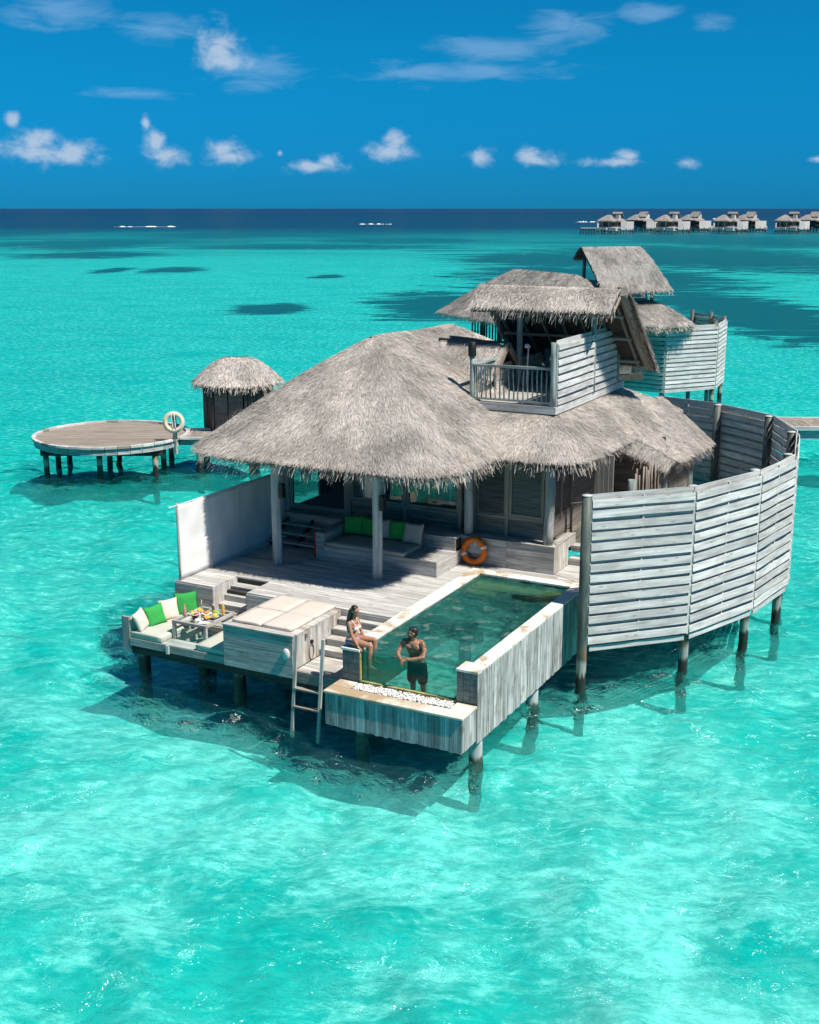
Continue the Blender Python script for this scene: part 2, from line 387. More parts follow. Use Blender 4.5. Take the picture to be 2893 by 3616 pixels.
def rbox(name, mat, parent, lo, hi, bev=.03, sag=.0, seg=3, M=None):
    """soft block (mattress) with rounded edges and slightly uneven faces"""
    lo, hi = Vector(lo), Vector(hi); d = hi-lo; c = (lo+hi)/2
    bm = bmesh.new(); bmesh.ops.create_cube(bm, size=1); bmesh.ops.scale(bm, vec=d, verts=bm.verts)
    bmesh.ops.subdivide_edges(bm, edges=[e for e in bm.edges], cuts=5, use_grid_fill=True)
    for vv in bm.verts:
        p = vv.co; q = Vector((max(-d.x/2+bev, min(d.x/2-bev, p.x)), max(-d.y/2+bev, min(d.y/2-bev, p.y)), max(-d.z/2+bev, min(d.z/2-bev, p.z))))
        if (p-q).length > 1e-6: vv.co = q+(p-q).normalized()*bev
        vv.co += Vector((0, 0, sag*mnoise.noise(Vector((p.x*3, p.y*3, c.x*7+c.y)))))
    me = bpy.data.meshes.new(name); bm.to_mesh(me); bm.free(); me.materials.append(MATS[mat])
    me.polygons.foreach_set('use_smooth', [True]*len(me.polygons))
    o = bpy.data.objects.new(name, me)
    return link(o, parent, Matrix.Translation(c) if M is None else M)
def pillow(name, mat, parent, c, w, h, t, face, roll=0.0, label=None, cat='pillow', group=None):
    """square scatter cushion standing on its edge; face = direction it looks"""
    n = 12; v = []; f = []
    for side in (1, -1):
        for i in range(n+1):
            for j in range(n+1):
                a, b = -1+2*i/n, -1+2*j/n
                pin = 1-.10*(1-abs(a)**2)*abs(b)**3-.0; pin2 = 1-.10*(1-abs(b)**2)*abs(a)**3
                th = t/2*((1-abs(a)**2.6)*(1-abs(b)**2.6))**.45
                wob = .012*mnoise.noise(Vector((a*2.2, b*2.2, c[0]*3+c[1]*5+side)))
                v.append((a*w/2*pin2, b*h/2*pin, side*th+wob*((1-a*a)*(1-b*b))**.5))
    N = (n+1)**2
    for i in range(n):
        for j in range(n):
            q = (i*(n+1)+j, (i+1)*(n+1)+j, (i+1)*(n+1)+j+1, i*(n+1)+j+1)
            f.append(q); f.append(tuple(N+k for k in q[::-1]))
    z = Vector(face).normalized(); y = Vector((0, 0, 1)); x = y.cross(z).normalized(); y = z.cross(x)
    M = Matrix((x, y, z)).transposed().to_4x4() @ Matrix.Rotation(roll, 4, 'Z'); M.translation = Vector(c)
    o = mesh_obj(name, v, f, mat, parent, M, True)
    bm = bmesh.new(); bm.from_mesh(o.data); bmesh.ops.remove_doubles(bm, verts=bm.verts, dist=1e-4); bm.to_mesh(o.data); bm.free()
    o.data.polygons.foreach_set('use_smooth', [True]*len(o.data.polygons))
    if label: tag(o, label, cat, group)
    return o
def multi(name, mat, parent, boxes, M=Matrix.Identity(4)):
    """many axis-aligned slats too fine to pick apart, as one part; boxes = [(lo,hi)]"""
    v = []; f = []
    for lo, hi in boxes:
        b = len(v); c = [(lo[i]+hi[i])/2 for i in range(3)]
        v += [(c[0]+x, c[1]+y, c[2]+z) for x, y, z in boxv(*(hi[i]-lo[i] for i in range(3)))]
        f += [tuple(b+i for i in q) for q in BOXF]
    return mesh_obj(name, v, f, mat, parent, M)
def quads(name, V, mat, parent, M=None):
    """V: numpy (n,4,3) loose quads -> one mesh"""
    n = len(V); me = bpy.data.meshes.new(name)
    me.vertices.add(n*4); me.vertices.foreach_set('co', V.reshape(-1).astype(np.float32))
    me.loops.add(n*4); me.loops.foreach_set('vertex_index', np.arange(n*4, dtype=np.int32))
    me.polygons.add(n); me.polygons.foreach_set('loop_start', np.arange(0, n*4, 4, dtype=np.int32))
    me.update(calc_edges=True); me.materials.append(MATS[mat])
    o = bpy.data.objects.new(name, me); return link(o, parent, Matrix.Identity(4) if M is None else M)

def gridmesh(name, V, wrap, mat):
    """V: (m,n,3) grid -> quad mesh, second axis closed if wrap"""
    m, n = V.shape[:2]; idx = np.arange(m*n).reshape(m, n); a, b = idx[:-1], idx[1:]
    if wrap: F = np.stack([a, b, np.roll(b, -1, 1), np.roll(a, -1, 1)], -1)
    else: F = np.stack([a[:, :-1], b[:, :-1], b[:, 1:], a[:, 1:]], -1)
    F = F.reshape(-1).astype(np.int32); k = len(F)//4; me = bpy.data.meshes.new(name)
    me.vertices.add(m*n); me.vertices.foreach_set('co', V.reshape(-1).astype(np.float32)); me.loops.add(k*4); me.loops.foreach_set('vertex_index', F)
    me.polygons.add(k); me.polygons.foreach_set('loop_start', np.arange(0, k*4, 4, dtype=np.int32)); me.update(calc_edges=True); me.materials.append(MATS[mat])
    me.polygons.foreach_set('use_smooth', np.ones(k, dtype=bool)); return link(bpy.data.objects.new(name, me))
# ------------------------------------------------------------------ thatch
def unit(a): return a/np.maximum(np.linalg.norm(a, axis=-1, keepdims=True), 1e-9)
def resample(pts, step, closed):
    pts = [Vector(p) for p in pts]; out = []; n = len(pts)
    for i in range(n if closed else n-1):
        a, b = pts[i], pts[(i+1) % n]; k = max(1, int((b-a).length/step))
        for j in range(k): out.append(a+(b-a)*(j/k))
    if not closed: out.append(pts[-1])
    return out
def rounded_rect(x0, x1, y0, y1, r, z, step=.35):
    p = []; rs = r if isinstance(r, (tuple, list)) else (r,)*4          # radii at (x0,y0),(x1,y0),(x1,y1),(x0,y1)
    for (cx, cy, a0), rr in zip(((x0, y0, 180), (x1, y0, 270), (x1, y1, 0), (x0, y1, 90)), rs):
        sx, sy = (1 if cx == x0 else -1), (1 if cy == y0 else -1)
        for k in range(9):
            a = math.radians(a0+k*90/8); p.append(Vector((cx+sx*rr+rr*math.cos(a), cy+sy*rr+rr*math.sin(a), z)))
    return resample(p, step, True)
def thatch(parent, outer, inner, closed=True, thick=.3, dens=1300, belly=.10, fringe=320, flen=(.17, .38), wid=(.005, .0115), slen=(.11, .27), side_fringe=0, name='thatch', mat='thatch', edge='thatch_edge'):
    """thatched roof plane(s) ruled from the eave line (outer) to the ridge line (inner): solid body, loose straw, eave fringe"""
    O = np.array([tuple(p) for p in outer]); I = np.array([tuple(p) for p in inner]); n = len(O)
    if closed: O2 = np.vstack([O, O[:1]]); I2 = np.vstack([I, I[:1]])
    else: O2, I2 = O, I
    seg = np.linalg.norm(O2[1:]-O2[:-1], axis=1); segi = np.linalg.norm(I2[1:]-I2[:-1], axis=1)
    def surf(u, t):
        i = np.clip(u.astype(int), 0, len(O2)-2); fr = (u-i)[:, None]
        a = O2[i]*(1-fr)+O2[i+1]*fr; b = I2[i]*(1-fr)+I2[i+1]*fr
        p = a+(b-a)*t[:, None]; p[:, 2] += belly*np.sin(np.pi*np.clip(t, 0, 1)); return p
    K = 10; rows = []; m = len(O2)-1 if closed else len(O2)
    us = np.arange(m, dtype=float); us = np.minimum(us, len(O2)-1-1e-6)
    for k in range(K+1): rows.append(surf(us, np.full(m, k/K)))
    top = np.array(rows)                                            # (K+1,m,3)
    lump = np.array([[mnoise.noise(Vector(tuple(q*1.1)))*.035 for q in r] for r in top]); top[:, :, 2] += lump-.03
    bot = top.copy(); bot[:, :, 2] -= thick
    bot[0] = top[0]+(top[1]-top[0])*.35; bot[0][:, 2] = top[0][:, 2]-thick*.55
    V = np.vstack([top.reshape(-1, 3), bot.reshape(-1, 3)]); F = []; nb = (K+1)*m
    for k in range(K):
        for j in range(m if closed else m-1):
            j2 = (j+1) % m
            F.append((k*m+j, k*m+j2, (k+1)*m+j2, (k+1)*m+j)); F.append((nb+k*m+j, nb+(k+1)*m+j, nb+(k+1)*m+j2, nb+k*m+j2))
    for j in range(m if closed else m-1):
        j2 = (j+1) % m; F.append((j, nb+j, nb+j2, j2))
    if not closed:
        for k in range(K):
            F.append((k*m, (k+1)*m, nb+(k+1)*m, nb+k*m)); F.append((k*m+m-1, nb+k*m+m-1, nb+(k+1)*m+m-1, (k+1)*m+m-1))
    body = mesh_obj(name+'_body' if name != 'thatch' else 'thatch_body', V, F, mat, parent)
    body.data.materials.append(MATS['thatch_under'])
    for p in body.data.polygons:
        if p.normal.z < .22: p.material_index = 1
    # loose straw over the slope
    slope = np.linalg.norm((O2-I2), axis=1); area = float(np.sum((seg+segi)/2*(slope[:-1]+slope[1:])/2)); N = int(area*dens)
    pr = np.maximum(seg, segi); u = RNG.choice(len(seg), N*2, p=pr/pr.sum())+RNG.random(N*2); t = RNG.random(N*2)
    i = u.astype(int); w = (seg[i]*(1-t)+segi[i]*t)/np.maximum(pr[i], 1e-6); keep = RNG.random(N*2) < w; u, t = u[keep], t[keep]
    u = np.minimum(u, len(O2)-1-1e-6)
    p = surf(u, t); q = surf(u, t-.04); d = unit(q-p); du = unit(surf(np.minimum(u+.05, len(O2)-1-1e-6), t)-surf(np.maximum(u-.05, 0), t)+1e-7)
    nrm = unit(np.cross(du, d)); nrm *= np.sign(nrm[:, 2:3]+1e-9)
    def blades(p, d, nrm, L, W, lift, jit, droop, out):
        k = len(p); s = unit(np.cross(d, nrm)); a = RNG.normal(0, jit, k)[:, None]
        d1 = unit(d*np.cos(a)+s*np.sin(a)); roll = RNG.normal(0, .32, k)[:, None]
        s1 = unit(np.cross(d1, nrm)); s1 = s1*np.cos(roll)+nrm*np.sin(roll)
        tip = p+d1*L+nrm*lift; tip[:, 2] -= droop[:, 0]
        a_, b_ = p-s1*W/2, p+s1*W/2; c_, d_ = tip+s1*W*.3, tip-s1*W*.3
        if out is None: return np.stack([a_, b_, c_, d_], 1)
        mid = (p+tip)/2+nrm*lift*.8; mid[:, 2] += droop[:, 0]*.28
        m1, m2 = mid-s1*W*.45, mid+s1*W*.45
        return np.concatenate([np.stack([a_, b_, m2, m1], 1), np.stack([m1, m2, c_, d_], 1)])
    k = len(p); L = RNG.uniform(*slen, k)[:, None]; Wd = RNG.uniform(*wid, k)[:, None]; lift = RNG.uniform(-.008, .032, k)[:, None]
    B = blades(p, d, nrm, L, Wd, lift, .17, np.zeros((k, 1)), None)
    quads(name, B, mat, parent)['kind'] = 'stuff'
    # fringe along the eave
    if fringe:
        k = int(seg.sum()*fringe); i = RNG.choice(len(seg), k, p=seg/seg.sum()); u = np.minimum(i+RNG.random(k), len(O2)-1-1e-6)
        sl = slope[np.clip(i, 0, len(slope)-1)]; t = RNG.uniform(-.005, .55, k)/sl
        p = surf(u, t); d = unit(surf(u, t-.04)-surf(u, t)); du = unit(surf(np.minimum(u+.05, len(O2)-1-1e-6), t)-surf(np.maximum(u-.05, 0), t)+1e-7)
        nrm = unit(np.cross(du, d)); nrm *= np.sign(nrm[:, 2:3]+1e-9); p = p-nrm*RNG.uniform(-.03, .26, k)[:, None]*np.clip(1-t[:, None]*sl[:, None]*1.6, 0, 1)
        L = RNG.uniform(*flen, k)[:, None]; Wd = RNG.uniform(wid[0]*1.1, wid[1]*1.25, k)[:, None]
        dr = (RNG.random((k, 1))**1.6)*L*.62
        B = blades(p, d, nrm, L, Wd, RNG.uniform(-.03, .05, k)[:, None], .26, dr, 1)
        quads('eave_fringe', B, edge, parent)['kind'] = 'stuff'
    return body
def clamp_inner(outer, x0, x1, y0, y1, z): return [Vector((min(max(p.x, x0), x1), min(max(p.y, y0), y1), z)) for p in outer]
def line(a, b, n): a, b = Vector(a), Vector(b); return [a+(b-a)*(i/(n-1)) for i in range(n)]
# ------------------------------------------------------------------ sea
FWD = Vector((-math.sin(YAW), math.cos(YAW), 0)); RGT = Vector((math.cos(YAW), math.sin(YAW), 0))
def px(x, y, z=0.0):
    """point at height z seen at (x, y) in 1725-wide picture units"""
    d = (FWD*math.cos(PITCH)-Vector((0, 0, 1))*math.sin(PITCH))*2550+RGT*(x-862.5)-(Vector((0, 0, 1))*math.cos(PITCH)+FWD*math.sin(PITCH))*(y-1078)
    return CAML+d*((z-CAML.z)/d.z)
def sea_colour(nt):
    """colour of the lagoon floor as it shows through the water: sand, seagrass, reef edge, deep sea, plus painted wave light"""
    ge = mk(nt, 'ShaderNodeNewGeometry'); P = ge.outputs['Position']
    R_ = mapv(nt, P, (1, 1, 1), (0, 0, 0), (0, 0, -YAW))                # x along the reef, y out to sea
    sp = mk(nt, 'ShaderNodeSeparateXYZ'); nt.links.new(R_, sp.inputs[0]); lat, dep = sp.outputs[0], sp.outputs[1]
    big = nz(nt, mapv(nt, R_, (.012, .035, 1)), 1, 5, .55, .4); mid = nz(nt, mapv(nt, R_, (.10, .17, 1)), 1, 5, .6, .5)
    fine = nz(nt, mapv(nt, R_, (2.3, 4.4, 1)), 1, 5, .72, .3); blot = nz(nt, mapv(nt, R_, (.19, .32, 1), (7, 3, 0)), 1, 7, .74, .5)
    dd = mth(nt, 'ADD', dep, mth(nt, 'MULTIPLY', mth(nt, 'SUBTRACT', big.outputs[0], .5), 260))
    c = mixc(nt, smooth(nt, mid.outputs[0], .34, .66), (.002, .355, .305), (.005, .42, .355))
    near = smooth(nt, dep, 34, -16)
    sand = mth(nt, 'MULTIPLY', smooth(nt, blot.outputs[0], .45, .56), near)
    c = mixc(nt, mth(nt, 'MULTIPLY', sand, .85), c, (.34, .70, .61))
    c = mixc(nt, mth(nt, 'MULTIPLY', smooth(nt, fine.outputs[0], .54, .38), .6), c, (.003, .24, .225))  # dark side of the wave-light pattern, painted into the floor colour
    c = mixc(nt, mth(nt, 'MULTIPLY', mth(nt, 'MULTIPLY', smooth(nt, fine.outputs[0], .52, .64), smooth(nt, blot.outputs[0], .36, .52)), .8), c, (.36, .74, .66))  # pale network paints the light that waves focus on the sand
    ragged = nz(nt, mapv(nt, R_, (.075, .24, 1), (0, 9, 0)), 1, 8, .74, .9)
    def patch(x0, x1, y0, y1):
        A, B_ = px((x0+x1)/2, y1), px((x0+x1)/2, y0); C_ = (px(x0, (y0+y1)/2)-px(x1, (y0+y1)/2)).length/2*1.18
        cen = (A+B_)/2; la, de = cen.dot(RGT), cen.dot(FWD); hd = max((B_-A).dot(FWD)/2*1.25, 1.2)
        dx = mth(nt, 'DIVIDE', mth(nt, 'SUBTRACT', lat, la), C_); dy = mth(nt, 'DIVIDE', mth(nt, 'SUBTRACT', dep, de), hd)
        return mth(nt, 'SUBTRACT', 1, mth(nt, 'SQRT', mth(nt, 'ADD', mth(nt, 'MULTIPLY', dx, dx), mth(nt, 'MULTIPLY', dy, dy))))
    pf = None
    for q in [(90, 350, 498, 517), (200, 268, 553, 563), (300, 430, 552, 562), (495, 650, 622, 640), (800, 1100, 600, 652), (990, 1540, 550, 604), (1150, 1760, 512, 556), (1380, 1730, 594, 696), (960, 1340, 524, 550), (60, 330, 522, 534), (0, 260, 500, 512), (400, 900, 508, 516),
              (1330, 1725, 490, 512), (0, 190, 478, 492), (330, 620, 484, 496), (620, 1000, 478, 488), (690, 1010, 496, 505), (660, 720, 566, 572)]:
        v = patch(*q); pf = v if pf is None else mth(nt, 'MAXIMUM', pf, v)
    pm = smooth(nt, mth(nt, 'ADD', pf, mth(nt, 'MULTIPLY', mth(nt, 'SUBTRACT', ragged.outputs[0], .5), 3.4)), -.10, .26)
    farn = nz(nt, mapv(nt, R_, (.011, .045, 1), (4, 2, 0)), 1, 6, .62, .6)
    pm2 = mth(nt, 'MULTIPLY', smooth(nt, farn.outputs[0], .50, .62), smooth(nt, dep, 150, 420))
    pm = mth(nt, 'MAXIMUM', pm, mth(nt, 'MULTIPLY', pm2, .9))
    c = mixc(nt, mth(nt, 'MULTIPLY', pm, .94), c, (.0, .038, .050))
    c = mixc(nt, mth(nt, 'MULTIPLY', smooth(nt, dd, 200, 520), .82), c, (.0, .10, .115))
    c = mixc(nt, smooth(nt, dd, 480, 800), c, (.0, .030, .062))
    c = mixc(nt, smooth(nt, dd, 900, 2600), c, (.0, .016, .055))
    return c, P
def sea_material():
    m, nt, b = newmat('sea_water'); nt.nodes.remove(b); out = nt.nodes['Material Output']
    ge = mk(nt, 'ShaderNodeNewGeometry'); P = ge.outputs['Position']
    dp = mk(nt, 'ShaderNodeVectorMath', operation='DOT_PRODUCT'); nt.links.new(P, dp.inputs[0]); dp.inputs[1].default_value = tuple(FWD)
    dep = dp.outputs['Value']
    R_ = mapv(nt, P, (1, 1, 1), (0, 0, 0), (0, 0, -YAW))
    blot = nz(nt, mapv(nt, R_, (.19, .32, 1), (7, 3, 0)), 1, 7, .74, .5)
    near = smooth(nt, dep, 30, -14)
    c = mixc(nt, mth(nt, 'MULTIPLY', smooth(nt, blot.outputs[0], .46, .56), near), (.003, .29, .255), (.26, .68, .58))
    wave_light = nz(nt, mapv(nt, R_, (1.9, 4.2, 1)), 1, 4, .74, .3)
    c = mixc(nt, mth(nt, 'MULTIPLY', mth(nt, 'MULTIPLY', smooth(nt, wave_light.outputs[0], .53, .38), .55), near), c, (.002, .23, .215))  # ripple light and dark painted into the surface colour: dark part
    c = mixc(nt, mth(nt, 'MULTIPLY', mth(nt, 'MULTIPLY', smooth(nt, wave_light.outputs[0], .53, .66), .55), near), c, (.28, .72, .63))  # and the bright part of the painted ripple light
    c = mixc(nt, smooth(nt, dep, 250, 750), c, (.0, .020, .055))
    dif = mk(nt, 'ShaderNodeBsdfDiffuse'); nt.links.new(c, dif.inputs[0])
    gl = mk(nt, 'ShaderNodeBsdfGlossy'); gl.inputs['Roughness'].default_value = .2; gl.inputs[0].default_value = (.85, .97, .95, 1)
    w1 = nz(nt, mapv(nt, P, (2.2, 3.0, 2)), 1, 4, .66, .4)
    bp = mk(nt, 'ShaderNodeBump', i_Strength=.9, i_Distance=.17); nt.links.new(w1.outputs[0], bp.inputs['Height'])
    lk(nt, bp, 0, gl, 'Normal'); lk(nt, bp, 0, dif, 'Normal')
    f = mth(nt, 'MINIMUM', schlick(nt, .03, .95, bp.outputs[0]), .26)
    tr = mk(nt, 'ShaderNodeBsdfTransparent'); tr.inputs[0].default_value = (.62, .985, .98, 1)
    m1 = mk(nt, 'ShaderNodeMixShader'); nt.links.new(mth(nt, 'ADD', mth(nt, 'MULTIPLY', smooth(nt, dep, 8, 60), -.06), .94), m1.inputs[0]); lk(nt, dif, 0, m1, 1); lk(nt, tr, 0, m1, 2)
    rf = mk(nt, 'ShaderNodeBsdfRefraction', i_IOR=1.33, i_Roughness=0.0); rf.inputs[0].default_value = (.62, .985, .98, 1); lk(nt, bp, 0, rf, 'Normal')
    m2 = mk(nt, 'ShaderNodeMixShader'); nt.links.new(mth(nt, 'MULTIPLY', smooth(nt, dep, 60, 15), .38), m2.inputs[0]); lk(nt, m1, 0, m2, 1); lk(nt, rf, 0, m2, 2)
    mx = mk(nt, 'ShaderNodeMixShader'); nt.links.new(f, mx.inputs[0]); lk(nt, m2, 0, mx, 1); lk(nt, gl, 0, mx, 2); lk(nt, mx, 0, out, 0)
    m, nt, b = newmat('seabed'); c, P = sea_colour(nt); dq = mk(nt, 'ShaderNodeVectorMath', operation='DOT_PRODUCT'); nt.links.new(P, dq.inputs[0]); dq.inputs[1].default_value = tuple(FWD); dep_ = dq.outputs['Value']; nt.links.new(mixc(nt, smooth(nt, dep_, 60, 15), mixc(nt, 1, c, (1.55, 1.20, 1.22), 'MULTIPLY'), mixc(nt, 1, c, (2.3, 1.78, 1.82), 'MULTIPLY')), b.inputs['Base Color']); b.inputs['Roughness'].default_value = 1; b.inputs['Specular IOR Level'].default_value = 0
sea_material()
def waves(X, Y, amp, n, lo, hi, wind=2.2, spread=1.0, k=.0105):
    """choppy water height: many crossing wavelets between lo and hi metres long"""
    h = np.zeros_like(X)
    for i in range(n):
        L = lo*(hi/lo)**RNG.random(); a = wind+RNG.normal(0, spread); h += k*L*np.sin((X*math.cos(a)+Y*math.sin(a))*2*math.pi/L+RNG.uniform(0, 6.28)+.6*np.sin((X*math.sin(a)-Y*math.cos(a))*2.1/L+i))
    return amp*(h+1.2*h*h-.012)
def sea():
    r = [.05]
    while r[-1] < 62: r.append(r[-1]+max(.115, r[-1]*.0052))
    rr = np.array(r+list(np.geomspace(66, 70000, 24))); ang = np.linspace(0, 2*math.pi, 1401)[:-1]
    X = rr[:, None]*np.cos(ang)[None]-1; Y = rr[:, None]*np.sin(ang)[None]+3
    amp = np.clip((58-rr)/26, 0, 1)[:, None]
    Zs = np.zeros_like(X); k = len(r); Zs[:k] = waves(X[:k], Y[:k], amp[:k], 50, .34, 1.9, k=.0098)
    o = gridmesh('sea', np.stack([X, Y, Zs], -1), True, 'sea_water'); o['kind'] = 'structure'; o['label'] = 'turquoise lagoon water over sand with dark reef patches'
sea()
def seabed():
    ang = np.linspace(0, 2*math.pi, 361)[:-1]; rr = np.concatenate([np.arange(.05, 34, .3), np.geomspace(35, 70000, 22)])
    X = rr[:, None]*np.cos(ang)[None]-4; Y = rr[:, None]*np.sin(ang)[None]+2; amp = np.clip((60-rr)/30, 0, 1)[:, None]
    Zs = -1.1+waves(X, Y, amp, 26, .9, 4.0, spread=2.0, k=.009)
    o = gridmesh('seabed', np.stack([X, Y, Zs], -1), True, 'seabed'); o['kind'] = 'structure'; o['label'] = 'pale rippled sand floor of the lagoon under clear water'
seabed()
def breaking_wave(x0, x1, y, h, label):
    a, b = px(x0, y), px(x1, y); n = 70; v = []; f = []
    d = (b-a); side = Vector((-d.y, d.x, 0)).normalized()
    for i in range(n+1):
        t = i/n; e = math.sin(math.pi*t)**.5*max(.06, .40+1.5*mnoise.noise(Vector((t*11, x0*.1, 0))))
        c = a+d*t+side*(2.2*mnoise.noise(Vector((t*5, 3, x0*.1))))
        for s, z in ((-1.6, -.1), (-.7, .6), (0, 1), (.5, .75), (1.2, -.1)): v.append(c+side*s*h*e+Vector((0, 0, z*h*e+.0)))
    for i in range(n):
        for k in range(4): f.append((i*5+k, i*5+k+1, (i+1)*5+k+1, (i+1)*5+k))
    tag(mesh_obj('breaking_wave', v, f, 'foam', None), label, 'wave', 'waves breaking on the outer reef')
breaking_wave(235, 372, 477.5, .85, 'long white wave breaking on reef across open water, with nothing beside it')
breaking_wave(756, 826, 472, .7, 'short thin white wave breaking on the reef in open water')
breaking_wave(1212, 1262, 467.5, .9, 'white wave breaking beside the far jetty of first far villa')
breaking_wave(1500, 1535, 461, 1.7, 'white wave breaking behind the gap between far villas')

# ------------------------------------------------------------------ levels measured from the photograph
DECK = 1.93; FLOOR = 2.62; COPE = 2.0; PLAT = 1.15
# ------------------------------------------------------------------ main villa
villa = thing('water_villa', 'large overwater villa with grey thatched hip roof, open veranda and timber walls', 'villa', (-5.5, 8, 0))
def villa_roof():
    roof = part_empty('main_roof', villa)
    out = rounded_rect(-9.95, -2.45, 3.42, 16.2, (1.7, 1.0, 1.4, 1.4), 4.93)
    inn = []
    for p in out:
        t = min(max((p.y-8.3)/3.9, 0), 1); inn.append(Vector((-6.85+.4*t, 8.3+3.9*t, 7.42+.02*math.sin(t*9))))
    thatch(roof, out, inn, dens=2800, belly=.14)
    # ridge capping: bundles laid over the crest
    rl = line((-6.87, 8.15, 7.36), (-6.43, 12.35, 7.36), 16)
    for sg in (1, -1):
        ln = rl if sg < 0 else rl[::-1]
        thatch(roof, [p+Vector((.42*sg, 0, -.27)) for p in ln], [p+Vector((-.02*sg, 0, .05)) for p in ln], closed=False, thick=.06, dens=1400, fringe=90, flen=(.10, .24), belly=.03)
    wing = part_empty('wing_roof', villa)
    out = rounded_rect(-5.6, -.45, 6.55, 15.9, (.4, .9, .5, .5), 4.86)
    thatch(wing, out, clamp_inner(out, -3.9, -2.0, 8.75, 13.6, 5.74), dens=2800, belly=.05)
    shed = part_empty('lean_to_roof', villa)
    thatch(shed, line((.52, 11.85, 4.05), (.58, 15.45, 4.03), 12), line((-1.0, 10.15, 5.22), (-1.0, 15.55, 5.22), 12), closed=False, dens=2800, belly=.03, thick=.22)
    vg = line((-.95, 10.2, 5.20), (.50, 11.85, 4.07), 10)
    thatch(shed, [p+Vector((-.10, -.20, -.20)) for p in vg], [p+Vector((.08, .12, .03)) for p in vg], closed=False, thick=.05, dens=1500, fringe=300, flen=(.16, .36), belly=.03)
    gab = part_empty('stair_roof', villa)
    ridge = resample([(-6.5, 10.5, 7.10), (-3.92, 10.5, 7.10)], .3, False)
    thatch(gab, [p+Vector((0, -1.0, -.82)) for p in ridge], ridge, closed=False, thick=.12, fringe=60, flen=(.08, .18))
    thatch(gab, [p+Vector((0, 1.0, -.82)) for p in ridge[::-1]], ridge[::-1], closed=False, thick=.12, fringe=60, flen=(.08, .18))
    pole('ridge_pole', 'wood_dark', gab, (-6.0, 10.5, 7.16), (-3.90, 10.5, 7.16), .035)
    beam('barge_board', 'wood_brown', gab, (-3.89, 10.5, 7.10), (-3.89, 9.6, 6.36), .05, .16); beam('barge_board', 'wood_brown', gab, (-3.89, 10.5, 7.10), (-3.89, 11.4, 6.36), .05, .16)
villa_roof()
